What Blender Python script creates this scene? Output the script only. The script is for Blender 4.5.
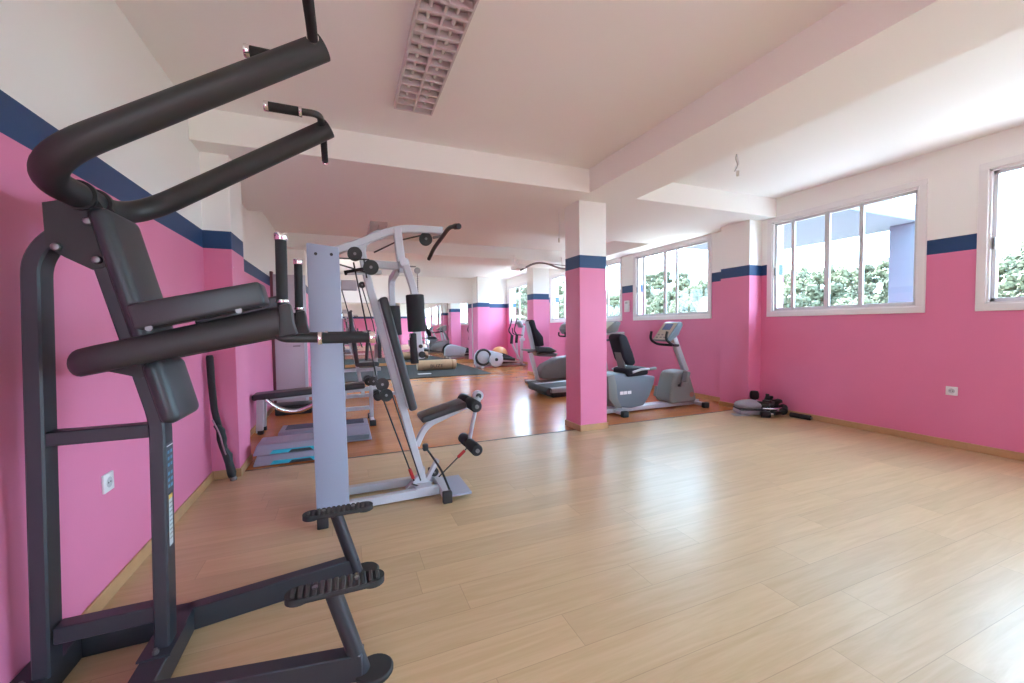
import bpy, bmesh, math, random
from mathutils import Vector, Matrix

for _o in list(bpy.data.objects):
    bpy.data.objects.remove(_o, do_unlink=True)
scene = bpy.context.scene
C = scene.collection
PI = math.pi
random.seed(7)

# ------------------------------------------------------------------ camera
FPX, YAW, PITCH, ROLL, EYE = 406.6143, 0.3912, -0.0375, -0.0127, 1.3


def cam_dir(u, v):
    a, b = u / FPX, v / FPX
    a, b = math.cos(ROLL) * a + math.sin(ROLL) * b, -math.sin(ROLL) * a + math.cos(ROLL) * b
    y, z = math.cos(PITCH) + b * math.sin(PITCH), math.sin(PITCH) - b * math.cos(PITCH)
    return Vector((a * math.cos(YAW) + y * math.sin(YAW), -a * math.sin(YAW) + y * math.cos(YAW), z))


fwd = cam_dir(0, 0).normalized()
right = (cam_dir(1, 0) - cam_dir(0, 0)).normalized()
upv = right.cross(fwd).normalized()
cam_data = bpy.data.cameras.new('camera')
cam_data.sensor_width = 36.0
cam_data.sensor_fit = 'HORIZONTAL'
cam_data.lens = FPX * 36.0 / 1024.0
cam_data.clip_start = 0.05
cam_data.clip_end = 600
cam = bpy.data.objects.new('camera', cam_data)
C.objects.link(cam)
M3 = Matrix((right, upv, -fwd)).transposed()
cam.matrix_world = Matrix.Translation((0, 0, EYE)) @ M3.to_4x4()
scene.camera = cam

# ------------------------------------------------------------------ world, daylight, exposure
world = bpy.data.worlds.new('sky')
scene.world = world
world.use_nodes = True
wn = world.node_tree.nodes
wl = world.node_tree.links
bg = wn['Background']
tc = wn.new('ShaderNodeTexCoord')
sep = wn.new('ShaderNodeSeparateXYZ')
ramp = wn.new('ShaderNodeValToRGB')
ramp.color_ramp.elements[0].position = 0.47
ramp.color_ramp.elements[0].color = (0.42, 0.40, 0.36, 1)
ramp.color_ramp.elements[1].position = 0.52
ramp.color_ramp.elements[1].color = (0.58, 0.84, 1.04, 1)
e3 = ramp.color_ramp.elements.new(1.0)
e3.color = (0.44, 0.74, 1.08, 1)
mad = wn.new('ShaderNodeMath')
mad.operation = 'MULTIPLY_ADD'
mad.inputs[1].default_value = 0.5
mad.inputs[2].default_value = 0.5
wl.new(tc.outputs['Generated'], sep.inputs[0])
wl.new(sep.outputs['Z'], mad.inputs[0])
wl.new(mad.outputs[0], ramp.inputs[0])
wl.new(ramp.outputs[0], bg.inputs['Color'])
bg.inputs['Strength'].default_value = 9.5

sun_data = bpy.data.lights.new('sun', 'SUN')
sun_data.energy = 12.0
sun_data.angle = math.radians(1.0)
sun_data.color = (1.0, 0.96, 0.84)
sun = bpy.data.objects.new('sun', sun_data)
C.objects.link(sun)
sun.location = (-20, -8, 40)
sun.rotation_euler = Vector((0.14, -0.55, -0.82)).to_track_quat('-Z', 'Y').to_euler()

scene.view_settings.view_transform = 'Standard'
scene.view_settings.look = 'None'
scene.view_settings.gamma = 1.0
scene.view_settings.use_curve_mapping = False
scene.view_settings.exposure = 1.26
scene.cycles.use_denoising = True
scene.cycles.max_bounces = 14
scene.cycles.diffuse_bounces = 8
scene.cycles.glossy_bounces = 5
scene.cycles.transmission_bounces = 8
scene.cycles.transparent_max_bounces = 12
scene.cycles.sample_clamp_indirect = 8.0
scene.cycles.caustics_reflective = True
scene.cycles.caustics_refractive = False


# ------------------------------------------------------------------ materials
MATS = {}


def mat(name, col, rough=0.5, metal=0.0, spec=0.5, bump=0.0, scale=40.0, var=0.0, coat=0.0):
    if name in MATS:
        return MATS[name]
    m = bpy.data.materials.new(name)
    m.use_nodes = True
    n, l = m.node_tree.nodes, m.node_tree.links
    b = n['Principled BSDF']
    b.inputs['Base Color'].default_value = (*col, 1)
    b.inputs['Roughness'].default_value = rough
    b.inputs['Metallic'].default_value = metal
    b.inputs['Specular IOR Level'].default_value = spec
    b.inputs['Coat Weight'].default_value = coat
    if bump or var:
        t = n.new('ShaderNodeTexCoord')
        z = n.new('ShaderNodeTexNoise')
        z.inputs['Scale'].default_value = scale
        z.inputs['Detail'].default_value = 4
        l.new(t.outputs['Object'], z.inputs['Vector'])
        if bump:
            bp = n.new('ShaderNodeBump')
            bp.inputs['Strength'].default_value = bump
            bp.inputs['Distance'].default_value = 0.004
            l.new(z.outputs['Fac'], bp.inputs['Height'])
            l.new(bp.outputs['Normal'], b.inputs['Normal'])
        if var:
            mx = n.new('ShaderNodeMix')
            mx.data_type = 'RGBA'
            mx.inputs['A'].default_value = (*[c * (1 - var) for c in col], 1)
            mx.inputs['B'].default_value = (*[min(1, c * (1 + var)) for c in col], 1)
            l.new(z.outputs['Fac'], mx.inputs['Factor'])
            l.new(mx.outputs['Result'], b.inputs['Base Color'])
    MATS[name] = m
    return m


PINK = (0.75, 0.215, 0.375)
NAVY = (0.018, 0.058, 0.155)
WHITE = (0.86, 0.85, 0.81)


def wall_paint():
    """pink paint up to 2 m, a navy band to 2.15 m, white above; faint roller texture and chips"""
    m = bpy.data.materials.new('banded wall paint')
    m.use_nodes = True
    n, l = m.node_tree.nodes, m.node_tree.links
    b = n['Principled BSDF']
    g = n.new('ShaderNodeNewGeometry')
    s = n.new('ShaderNodeSeparateXYZ')
    l.new(g.outputs['Position'], s.inputs[0])

    def above(z):
        q = n.new('ShaderNodeMath')
        q.operation = 'GREATER_THAN'
        q.inputs[1].default_value = z
        l.new(s.outputs['Z'], q.inputs[0])
        return q.outputs[0]

    def mix(f, a, bb):
        x = n.new('ShaderNodeMix')
        x.data_type = 'RGBA'
        l.new(f, x.inputs['Factor'])
        for k, v in (('A', a), ('B', bb)):
            if isinstance(v, tuple):
                x.inputs[k].default_value = (*v, 1)
            else:
                l.new(v, x.inputs[k])
        return x.outputs['Result']

    nz = n.new('ShaderNodeTexNoise')
    nz.inputs['Scale'].default_value = 1.6
    nz.inputs['Detail'].default_value = 5
    l.new(g.outputs['Position'], nz.inputs['Vector'])
    pk = mix(nz.outputs['Fac'], tuple(c * 0.94 for c in PINK), tuple(min(1, c * 1.06) for c in PINK))
    # a few chipped spots in the pink
    vo = n.new('ShaderNodeTexVoronoi')
    vo.inputs['Scale'].default_value = 1.9
    l.new(g.outputs['Position'], vo.inputs['Vector'])
    lt = n.new('ShaderNodeMath')
    lt.operation = 'LESS_THAN'
    lt.inputs[1].default_value = 0.016
    l.new(vo.outputs['Distance'], lt.inputs[0])
    pk = mix(lt.outputs[0], pk, (0.75, 0.45, 0.55))
    c = mix(above(1.999), pk, NAVY)
    c = mix(above(2.151), c, WHITE)
    l.new(c, b.inputs['Base Color'])
    b.inputs['Roughness'].default_value = 0.48
    b.inputs['Specular IOR Level'].default_value = 0.35
    n2 = n.new('ShaderNodeTexNoise')
    n2.inputs['Scale'].default_value = 90
    l.new(g.outputs['Position'], n2.inputs['Vector'])
    bp = n.new('ShaderNodeBump')
    bp.inputs['Strength'].default_value = 0.12
    bp.inputs['Distance'].default_value = 0.003
    l.new(n2.outputs['Fac'], bp.inputs['Height'])
    l.new(bp.outputs['Normal'], b.inputs['Normal'])
    return m


def plank_floor():
    """laminate planks laid along X: pale oak up to the threshold, reddish beech beyond it"""
    m = bpy.data.materials.new('laminate planks')
    m.use_nodes = True
    n, l = m.node_tree.nodes, m.node_tree.links
    b = n['Principled BSDF']
    g = n.new('ShaderNodeNewGeometry')
    s = n.new('ShaderNodeSeparateXYZ')
    l.new(g.outputs['Position'], s.inputs[0])

    def M(op, a, bb=None, c=None):
        q = n.new('ShaderNodeMath')
        q.operation = op
        for i, v in enumerate((a, bb, c)):
            if v is None:
                continue
            if isinstance(v, (int, float)):
                q.inputs[i].default_value = v
            else:
                l.new(v, q.inputs[i])
        return q.outputs[0]

    def mix(f, a, bb, mode='MIX'):
        x = n.new('ShaderNodeMix')
        x.data_type = 'RGBA'
        x.blend_type = mode
        for k, v in (('Factor', f), ('A', a), ('B', bb)):
            if isinstance(v, tuple):
                x.inputs[k].default_value = (*v, 1)
            elif isinstance(v, (int, float)):
                x.inputs[k].default_value = v
            else:
                l.new(v, x.inputs[k])
        return x.outputs['Result']

    W, L = 0.1965, 1.41
    fy = M('DIVIDE', M('SUBTRACT', s.outputs['Y'], 0.785), W)
    row = M('FLOOR', fy)
    wn1 = n.new('ShaderNodeTexWhiteNoise')
    wn1.noise_dimensions = '1D'
    l.new(row, wn1.inputs['W'])
    fx = M('ADD', M('DIVIDE', s.outputs['X'], L), M('MULTIPLY', wn1.outputs['Value'], 3.0))
    col = M('FLOOR', fx)
    cmb = n.new('ShaderNodeCombineXYZ')
    l.new(row, cmb.inputs[0])
    l.new(col, cmb.inputs[1])
    wn2 = n.new('ShaderNodeTexWhiteNoise')
    wn2.noise_dimensions = '2D'
    l.new(cmb.outputs[0], wn2.inputs['Vector'])
    # joint lines
    ry, rx = M('FRACT', fy), M('FRACT', fx)
    jy = M('LESS_THAN', M('MINIMUM', ry, M('SUBTRACT', 1.0, ry)), 0.0075)
    jx = M('LESS_THAN', M('MINIMUM', rx, M('SUBTRACT', 1.0, rx)), 0.0012)
    joint = M('MAXIMUM', jy, jx)
    # wood grain stretched along X, shifted per plank
    mp = n.new('ShaderNodeCombineXYZ')
    l.new(M('ADD', M('MULTIPLY', s.outputs['X'], 1.3), M('MULTIPLY', wn2.outputs['Value'], 40)), mp.inputs[0])
    l.new(M('MULTIPLY', s.outputs['Y'], 16.0), mp.inputs[1])
    l.new(M('MULTIPLY', wn2.outputs['Value'], 9.0), mp.inputs[2])
    gr = n.new('ShaderNodeTexNoise')
    gr.inputs['Scale'].default_value = 1.5
    gr.inputs['Detail'].default_value = 7
    gr.inputs['Roughness'].default_value = 0.62
    gr.inputs['Distortion'].default_value = 0.7
    l.new(mp.outputs[0], gr.inputs['Vector'])
    grain = M('MULTIPLY_ADD', M('SUBTRACT', gr.outputs['Fac'], 0.5), 1.7, 0.5)
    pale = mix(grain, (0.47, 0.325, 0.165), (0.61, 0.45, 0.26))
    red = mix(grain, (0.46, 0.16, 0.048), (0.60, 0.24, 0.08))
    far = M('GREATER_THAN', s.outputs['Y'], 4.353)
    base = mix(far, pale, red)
    tone = M('MULTIPLY_ADD', wn2.outputs['Value'], 0.16, 0.92)
    cc = n.new('ShaderNodeCombineColor')
    for i in range(3):
        l.new(tone, cc.inputs[i])
    base = mix(1.0, base, cc.outputs[0], 'MULTIPLY')
    base = mix(M('MULTIPLY', joint, 0.32), base, (0.16, 0.09, 0.05))
    l.new(base, b.inputs['Base Color'])
    rn = n.new('ShaderNodeTexNoise')
    rn.inputs['Scale'].default_value = 2.5
    l.new(g.outputs['Position'], rn.inputs['Vector'])
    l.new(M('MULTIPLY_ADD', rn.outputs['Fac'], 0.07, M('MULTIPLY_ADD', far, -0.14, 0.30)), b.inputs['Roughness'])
    b.inputs['Specular IOR Level'].default_value = 0.55
    bp = n.new('ShaderNodeBump')
    bp.inputs['Strength'].default_value = 0.08
    bp.inputs['Distance'].default_value = 0.002
    l.new(M('SUBTRACT', grain, M('MULTIPLY', joint, 3.0)), bp.inputs['Height'])
    l.new(bp.outputs['Normal'], b.inputs['Normal'])
    return m


def glass_mat():
    m = bpy.data.materials.new('window glass')
    m.use_nodes = True
    n, l = m.node_tree.nodes, m.node_tree.links
    n.remove(n['Principled BSDF'])
    t = n.new('ShaderNodeBsdfTransparent')
    t.inputs['Color'].default_value = (0.96, 0.98, 0.985, 1)
    gl = n.new('ShaderNodeBsdfGlossy')
    gl.inputs['Roughness'].default_value = 0.02
    fr = n.new('ShaderNodeLayerWeight')
    fr.inputs['Blend'].default_value = 0.5
    pw = n.new('ShaderNodeMath')
    pw.operation = 'POWER'
    pw.inputs[1].default_value = 5.0
    l.new(fr.outputs['Facing'], pw.inputs[0])
    ma = n.new('ShaderNodeMath')
    ma.operation = 'MULTIPLY_ADD'
    ma.inputs[1].default_value = 0.55
    ma.inputs[2].default_value = 0.02
    l.new(pw.outputs[0], ma.inputs[0])
    mx = n.new('ShaderNodeMixShader')
    l.new(ma.outputs[0], mx.inputs[0])
    l.new(t.outputs[0], mx.inputs[1])
    l.new(gl.outputs[0], mx.inputs[2])
    l.new(mx.outputs[0], n['Material Output'].inputs['Surface'])
    return m


WALL = wall_paint()
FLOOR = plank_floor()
GLASS = glass_mat()
WHITEP = mat('white ceiling paint', (0.88, 0.87, 0.83), 0.75, bump=0.1, scale=120)
TRIMW = mat('white window lacquer', (0.80, 0.78, 0.77), 0.35)
ALU = mat('grey white sash aluminium', (0.62, 0.62, 0.63), 0.4)
SKIRT = mat('oak skirting', (0.52, 0.31, 0.15), 0.4, var=0.15, scale=12)
SKIRTR = mat('beech skirting', (0.50, 0.24, 0.09), 0.4, var=0.15, scale=12)
CHAR = mat('charcoal powder coat', (0.024, 0.025, 0.032), 0.42, bump=0.05, scale=400)
CHARB = mat('soft black powder coat', (0.022, 0.021, 0.021), 0.5, bump=0.05, scale=400)
VINYL = mat('black vinyl', (0.032, 0.036, 0.040), 0.40, bump=0.15, scale=260)
FOAM = mat('black foam', (0.016, 0.016, 0.018), 0.8, bump=0.2, scale=300)
RUBBER = mat('black rubber', (0.020, 0.019, 0.018), 0.65)
CHROME = mat('polished chrome', (0.80, 0.78, 0.78), 0.14, 1.0)
STEEL = mat('dull steel', (0.25, 0.245, 0.245), 0.48, 1.0)
LILAC = mat('pale lilac grey powder coat', (0.33, 0.37, 0.47), 0.4, bump=0.03, scale=300)
OFFW = mat('white grey powder coat', (0.52, 0.53, 0.57), 0.4)
CABLE = mat('black cable', (0.015, 0.015, 0.016), 0.5)
REDP = mat('red plastic', (0.45, 0.02, 0.02), 0.4)
GREYP = mat('mid grey plastic', (0.20, 0.20, 0.20), 0.45)
GREYB = mat('blue grey plastic', (0.155, 0.19, 0.225), 0.42)
GREYG = mat('warm grey plastic', (0.175, 0.175, 0.165), 0.45)
SILVER = mat('silver paint', (0.50, 0.51, 0.54), 0.35, 0.2)
BEIGEP = mat('beige plastic', (0.45, 0.40, 0.33), 0.45)
BLUES = mat('blue display', (0.12, 0.20, 0.42), 0.2)
TEAL = mat('teal plastic', (0.02, 0.42, 0.55), 0.4)
STEPG = mat('lavender grey plastic', (0.27, 0.26, 0.33), 0.5)
STEPT = mat('slate rubber mat', (0.05, 0.062, 0.10), 0.7, bump=0.3, scale=150)
SEATB = mat('dark seat vinyl', (0.013, 0.011, 0.017), 0.7, spec=0.3)
SOCK = mat('white socket plastic', (0.80, 0.80, 0.80), 0.3)
DARKH = mat('dark socket hole', (0.03, 0.03, 0.03), 0.6)


# ------------------------------------------------------------------ mesh builder
class B:
    def __init__(self):
        self.bm = bmesh.new()

    def _merge(self, t, mtx=None):
        if mtx is not None:
            t.transform(mtx)
        off = len(self.bm.verts)
        vs = [self.bm.verts.new(v.co) for v in t.verts]
        t.verts.index_update()
        for f in t.faces:
            try:
                self.bm.faces.new([vs[v.index] for v in f.verts])
            except ValueError:
                pass
        t.free()
        return self

    def box(self, c, s, bev=0.0, seg=2, rot=None):
        t = bmesh.new()
        bmesh.ops.create_cube(t, size=1.0)
        t.transform(Matrix.Diagonal((*s, 1)))
        if bev > 0:
            bmesh.ops.bevel(t, geom=list(t.edges), offset=min(bev, 0.49 * min(s)), segments=seg, profile=0.5, affect='EDGES')
        m = Matrix.Translation(c)
        if rot is not None:
            m = m @ (rot.to_4x4() if hasattr(rot, 'to_4x4') else rot)
        return self._merge(t, m)

    def span(self, a, b, bev=0.0, seg=2):
        c = [(p + q) / 2 for p, q in zip(a, b)]
        s = [abs(q - p) for p, q in zip(a, b)]
        return self.box(c, s, bev, seg)

    def bar(self, p, q, w, h, up=(0, 0, 1), bev=0.004, seg=1, ext=0.0):
        """rectangular bar p->q; h is measured along `up`, w across"""
        p, q = Vector(p), Vector(q)
        d = (q - p)
        L = d.length + 2 * ext
        x = d.normalized()
        u = Vector(up)
        y = u.cross(x)
        if y.length < 1e-4:
            y = Vector((0, 1, 0)).cross(x)
        y.normalize()
        z = x.cross(y)
        r = Matrix((x, y, z)).transposed()
        return self.box((p + q) / 2, (L, w, h), bev, seg, r)

    def sweep(self, pts, prof, up=(0, 1, 0), closed_ends=True, hs=None):
        """sweep a closed 2-D profile (a across, b along up) along points"""
        pts = [Vector(p) for p in pts]
        up = Vector(up)
        rings = []
        for i, p in enumerate(pts):
            a = pts[max(i - 1, 0)]
            c = pts[min(i + 1, len(pts) - 1)]
            t = (c - a).normalized()
            s = 1.0
            if 0 < i < len(pts) - 1:
                t1 = (p - a).normalized()
                cs = max(0.3, t1.dot(t))
                s = 1.0 / cs
            n1 = up.cross(t)
            if n1.length < 1e-4:
                n1 = Vector((1, 0, 0)).cross(t)
            n1.normalize()
            n2 = t.cross(n1)
            k = hs[i] if hs else 1.0
            rings.append([self.bm.verts.new(p + n1 * x * s + n2 * y * k) for x, y in prof])
        k = len(prof)
        for r0, r1 in zip(rings, rings[1:]):
            for j in range(k):
                self.bm.faces.new((r0[j], r0[(j + 1) % k], r1[(j + 1) % k], r1[j]))
        if closed_ends:
            self.bm.faces.new(list(reversed(rings[0])))
            self.bm.faces.new(rings[-1])
        return self

    def tube(self, pts, r, seg=14):
        """round tube with parallel-transported frames; r may be a list"""
        pts = [Vector(p) for p in pts]
        rr = r if isinstance(r, (list, tuple)) else [r] * len(pts)
        t0 = (pts[1] - pts[0]).normalized()
        ref = Vector((0, 0, 1)) if abs(t0.z) < 0.9 else Vector((1, 0, 0))
        n1 = t0.cross(ref).normalized()
        rings = []
        tp = t0
        for i, p in enumerate(pts):
            a = pts[max(i - 1, 0)]
            c = pts[min(i + 1, len(pts) - 1)]
            t = (c - a).normalized()
            n1 = (tp.rotation_difference(t) @ n1).normalized()
            n2 = t.cross(n1)
            rings.append([self.bm.verts.new(p + (n1 * math.cos(x) + n2 * math.sin(x)) * rr[i])
                          for x in [2 * PI * j / seg for j in range(seg)]])
            tp = t
        for r0, r1 in zip(rings, rings[1:]):
            for j in range(seg):
                self.bm.faces.new((r0[j], r0[(j + 1) % seg], r1[(j + 1) % seg], r1[j]))
        self.bm.faces.new(list(reversed(rings[0])))
        self.bm.faces.new(rings[-1])
        return self

    def cyl(self, p, q, r, seg=20, r2=None, bev=0.0):
        p, q = Vector(p), Vector(q)
        r2 = r if r2 is None else r2
        if bev > 0:
            d = (q - p).normalized()
            return self.tube([p, p + d * bev * 0.3, p + d * bev, q - d * bev, q - d * bev * 0.3, q],
                             [r - bev, r - bev * 0.3, r, r2, r2 - bev * 0.3, r2 - bev], seg)
        return self.tube([p, q], [r, r2], seg)

    def prism(self, poly, axis, a, b, bev=0.0, seg=2):
        """extrude a 2-D polygon; axis 'y': poly is (x,z) from y=a to b; 'x': (y,z); 'z': (x,y)"""
        t = bmesh.new()

        def P(u, v, w):
            return {'y': (u, w, v), 'x': (w, u, v), 'z': (u, v, w)}[axis]
        lo = [t.verts.new(P(u, v, a)) for u, v in poly]
        hi = [t.verts.new(P(u, v, b)) for u, v in poly]
        k = len(poly)
        t.faces.new(lo)
        t.faces.new(list(reversed(hi)))
        for i in range(k):
            t.faces.new((lo[i], hi[i], hi[(i + 1) % k], lo[(i + 1) % k]))
        bmesh.ops.recalc_face_normals(t, faces=list(t.faces))
        if bev > 0:
            bmesh.ops.bevel(t, geom=list(t.edges), offset=bev, segments=seg, profile=0.5, affect='EDGES')
        return self._merge(t)

    def ball(self, c, r, sub=3, scale=(1, 1, 1), rot=None):
        t = bmesh.new()
        bmesh.ops.create_icosphere(t, subdivisions=sub, radius=r)
        m = Matrix.Translation(c)
        if rot is not None:
            m = m @ rot.to_4x4()
        return self._merge(t, m @ Matrix.Diagonal((*scale, 1)))

    def lathe(self, prof, c, axis='z', seg=28):
        """prof: (radius, along) pairs"""
        rings = []
        c = Vector(c)
        for r, h in prof:
            ring = []
            for j in range(seg):
                a = 2 * PI * j / seg
                x, y = r * math.cos(a), r * math.sin(a)
                v = {'z': (x, y, h), 'y': (x, h, y), 'x': (h, x, y)}[axis]
                ring.append(self.bm.verts.new(c + Vector(v)))
            rings.append(ring)
        for r0, r1 in zip(rings, rings[1:]):
            for j in range(seg):
                self.bm.faces.new((r0[j], r0[(j + 1) % seg], r1[(j + 1) % seg], r1[j]))
        self.bm.faces.new(list(reversed(rings[0])))
        self.bm.faces.new(rings[-1])
        return self

    def make(self, name, m, parent=None, smooth=38):
        bm = self.bm
        bmesh.ops.recalc_face_normals(bm, faces=list(bm.faces))
        off = Vector(parent['_base']) if parent is not None and '_base' in parent else Vector((0, 0, 0))
        if parent is None:
            lo = [min(v.co[i] for v in bm.verts) for i in range(3)]
            hi = [max(v.co[i] for v in bm.verts) for i in range(3)]
            off = Vector(((lo[0] + hi[0]) / 2, (lo[1] + hi[1]) / 2, lo[2]))
        bmesh.ops.translate(bm, verts=list(bm.verts), vec=-off)
        if smooth:
            lim = math.radians(smooth)
            for f in bm.faces:
                f.smooth = True
            for e in bm.edges:
                e.smooth = len(e.link_faces) == 2 and e.calc_face_angle(0) < lim
        me = bpy.data.meshes.new(name)
        bm.to_mesh(me)
        bm.free()
        me.materials.append(m)
        o = bpy.data.objects.new(name, me)
        C.objects.link(o)
        if parent is not None:
            o.parent = parent
            o['_base'] = parent['_base']
        else:
            o.location = off
            o['_base'] = tuple(off)
        return o


def fillet(pts, rad, n=7):
    """round the inner corners of a polyline"""
    pts = [Vector(p) for p in pts]
    out = [pts[0]]
    for i in range(1, len(pts) - 1):
        p, a, c = pts[i], pts[i - 1], pts[i + 1]
        r = rad[i - 1] if isinstance(rad, (list, tuple)) else rad
        d1, d2 = (a - p), (c - p)
        k = min(r, 0.49 * d1.length, 0.49 * d2.length)
        s, e = p + d1.normalized() * k, p + d2.normalized() * k
        for j in range(n + 1):
            t = j / n
            out.append(s * (1 - t) ** 2 + p * 2 * t * (1 - t) + e * t * t)
    out.append(pts[-1])
    return out


def rect(w, h, b=0.006):
    w, h = w / 2, h / 2
    return [(-w + b, -h), (w - b, -h), (w, -h + b), (w, h - b), (w - b, h), (-w + b, h), (-w, h - b), (-w, -h + b)]


def thing(name, label, cat, loc, group=None):
    o = bpy.data.objects.new(name, None)
    C.objects.link(o)
    o.empty_display_size = 0.1
    o.location = loc
    o['_base'] = tuple(loc)
    o['label'] = label
    o['category'] = cat
    if group:
        o['group'] = group
    return o


def tag(o, label, cat, group=None, kind=None):
    o['label'] = label
    o['category'] = cat
    if group:
        o['group'] = group
    if kind:
        o['kind'] = kind
    return o


def struct(name, b, m, label, cat, smooth=38):
    return tag(b.make(name, m, None, smooth), label, cat, kind='structure')


# ------------------------------------------------------------------ the room
XL, XR = -1.09, 5.747
YB, YF = 14.4, -3.2            # far wall, wall behind the camera
ZC, ZB = 3.068, 2.805          # ceiling, underside of the beams
WT = 0.25

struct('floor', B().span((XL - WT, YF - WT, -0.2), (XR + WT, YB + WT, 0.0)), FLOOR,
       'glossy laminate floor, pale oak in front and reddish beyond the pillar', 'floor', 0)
struct('ceiling', B().span((XL - WT, YF - WT, ZC), (XR + WT, YB + WT, ZC + 0.3)), WHITEP,
       'white plastered ceiling between the beams', 'ceiling', 0)
LW0, LW1, LWS = 10.2, 13.0, 1.35  # unseen left wall opening, added to bring daylight into the far room
bl = B()
bl.span((XL - WT, YF - WT, 0), (XL, LW0, ZC)).span((XL - WT, LW1, 0), (XL, YB + WT, ZC))
bl.span((XL - WT, LW0, 0), (XL, LW1, LWS)).span((XL - WT, LW0, 2.72), (XL, LW1, ZC))
struct('wall_left', bl, WALL,
       'left wall painted pink below a navy band and white above', 'wall', 0)
struct('wall_back', B().span((XL, YB, 0), (XR, YB + WT, ZC)), WALL,
       'far end wall, pink and white, carrying the long mirror', 'wall', 0)
# wall behind the camera with a glazed opening added to let in daylight
DX0, DX1, DZ = -1.05, -0.08, 2.5
bf = B()
bf.span((XL, YF - WT, 0), (DX0, YF, ZC)).span((DX1, YF - WT, 0), (XR, YF, ZC)).span((DX0, YF - WT, DZ), (DX1, YF, ZC))
struct('wall_front', bf, WALL, 'wall behind the camera with an added glazed entrance', 'wall', 0)

SILL, HEAD = 1.455, 2.745
WIN = [(0.12, 1.90), (2.405, 4.035), (5.14, 7.02), (7.53, 9.08), (9.36, 10.82), (11.05, 14.12)]  # last window widened behind the second pillar to admit more daylight
bw = B()
PD0, PD1 = -2.9, -0.5       # unseen glazed doors behind the camera, added for more daylight
bw.span((XR, YF - WT, 0), (XR + WT, PD0, SILL)).span((XR, PD1, 0), (XR + WT, YB + WT, SILL)).span((XR, YF - WT, HEAD), (XR + WT, YB + WT, ZC))
cur = YF - WT
for y0, y1 in sorted(WIN + [(PD0, PD1)]):
    bw.span((XR, cur, SILL), (XR + WT, y0, HEAD))
    cur = y1
bw.span((XR, cur, SILL), (XR + WT, YB + WT, HEAD))
struct('wall_right', bw, WALL, 'right wall with the row of windows, pink below a navy band', 'wall', 0)


def window(i, y0, y1, label, stiles):
    w = thing('window_%d' % i, label, 'window', (XR, (y0 + y1) / 2, SILL))
    w['kind'] = 'structure'
    T = 0.066
    x0, x1 = XR - 0.014, XR + 0.02
    f = B()
    f.span((x0, y0 - T, SILL - T), (x1, y1 + T, SILL + 0.004), 0.004, 1)
    f.span((x0, y0 - T, HEAD - 0.004), (x1, y1 + T, HEAD + T), 0.004, 1)
    f.span((x0, y0 - T, SILL), (x1, y0 + 0.004, HEAD), 0.004, 1)
    f.span((x0, y1 - 0.004, SILL), (x1, y1 + T, HEAD), 0.004, 1)
    # lining of the opening
    e = XR + 0.06
    f.span((XR, y0, SILL), (e + 0.06, y0 + 0.022, HEAD)).span((XR, y1 - 0.022, SILL), (e + 0.06, y1, HEAD))
    f.span((XR, y0, SILL), (e + 0.06, y1, SILL + 0.022)).span((XR, y0, HEAD - 0.022), (e + 0.06, y1, HEAD))
    f.make('frame', TRIMW, w)
    s = B()
    n0, n1 = y0 + 0.022, y1 - 0.022
    xa, xb = XR + 0.03, XR + 0.065
    for a, b2, c, d in ((n0, SILL + 0.022, n1, SILL + 0.058), (n0, HEAD - 0.055, n1, HEAD - 0.022)):
        s.span((xa, a, b2), (xb, c, d), 0.003, 1)
    s.span((xa, n0, SILL + 0.022), (xb, n0 + 0.03, HEAD - 0.022), 0.003, 1)
    s.span((xa, n1 - 0.03, SILL + 0.022), (xb, n1, HEAD - 0.022), 0.003, 1)
    s.make('sash_frame', ALU, w)
    for k, (t, wd) in enumerate(stiles):
        yc = y1 + (y0 - y1) * t
        B().span((xa - 0.004, yc - wd / 2, SILL + 0.03), (xb - 0.004, yc + wd / 2, HEAD - 0.03), 0.004, 1).make('stile', ALU, w)
    B().span((XR + 0.045, n0, SILL + 0.03), (XR + 0.05, n1, HEAD - 0.03)).make('pane', GLASS, w)
    if i in (1, 2, 3):
        B().span((xa - 0.022, y1 - 0.052 if i == 2 else y1 - 0.05, 1.98), (xa + 0.002, y1 - 0.03, 2.09), 0.006, 1).make('latch', STEEL, w)
    return w


ST = [(0.17, 0.045), (0.435, 0.06), (0.665, 0.045)]
window(1, *WIN[0], 'white sliding window nearest the camera, cut by the right picture edge', [(0.5, 0.05)])
window(2, *WIN[1], 'white four-light sliding window with a terrace column behind it', ST)
window(3, *WIN[2], 'white sliding window above the front exercise bike', [(0.12, 0.045), (0.44, 0.065), (0.60, 0.045)])
window(4, *WIN[3], 'white sliding window half hidden behind the square pillar', ST)
window(5, *WIN[4], 'white window seen between the two pillars', [(0.5, 0.05)])
window(6, *WIN[5], 'far white window beyond the second pillar', [(0.27, 0.05), (0.5, 0.05), (0.75, 0.05)])
pd3 = thing('added_door_3', 'glazed doors added for daylight in the right wall behind the camera', 'door', (XR, (PD0 + PD1) / 2, 0))
pd3['kind'] = 'structure'
fb = B()
for k in range(4):
    y = PD0 + (PD1 - PD0) * k / 3
    fb.span((XR + 0.03, y - 0.035, 0), (XR + 0.09, y + 0.035, HEAD))
fb.span((XR + 0.03, PD0, HEAD - 0.07), (XR + 0.09, PD1, HEAD)).span((XR + 0.03, PD0, 0), (XR + 0.09, PD1, 0.08))
fb.make('frame', TRIMW, pd3)
B().span((XR + 0.055, PD0, 0.07), (XR + 0.06, PD1, HEAD - 0.06)).make('pane', GLASS, pd3)
lw = thing('window_7', 'unseen white window added for daylight in the far part of the left wall', 'window', (XL, (LW0 + LW1) / 2, LWS))
lw['kind'] = 'structure'
fb = B()
for k in range(5):
    y = LW0 + (LW1 - LW0) * k / 4
    fb.span((XL - 0.08, y - 0.03, LWS), (XL - 0.02, y + 0.03, 2.72))
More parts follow.
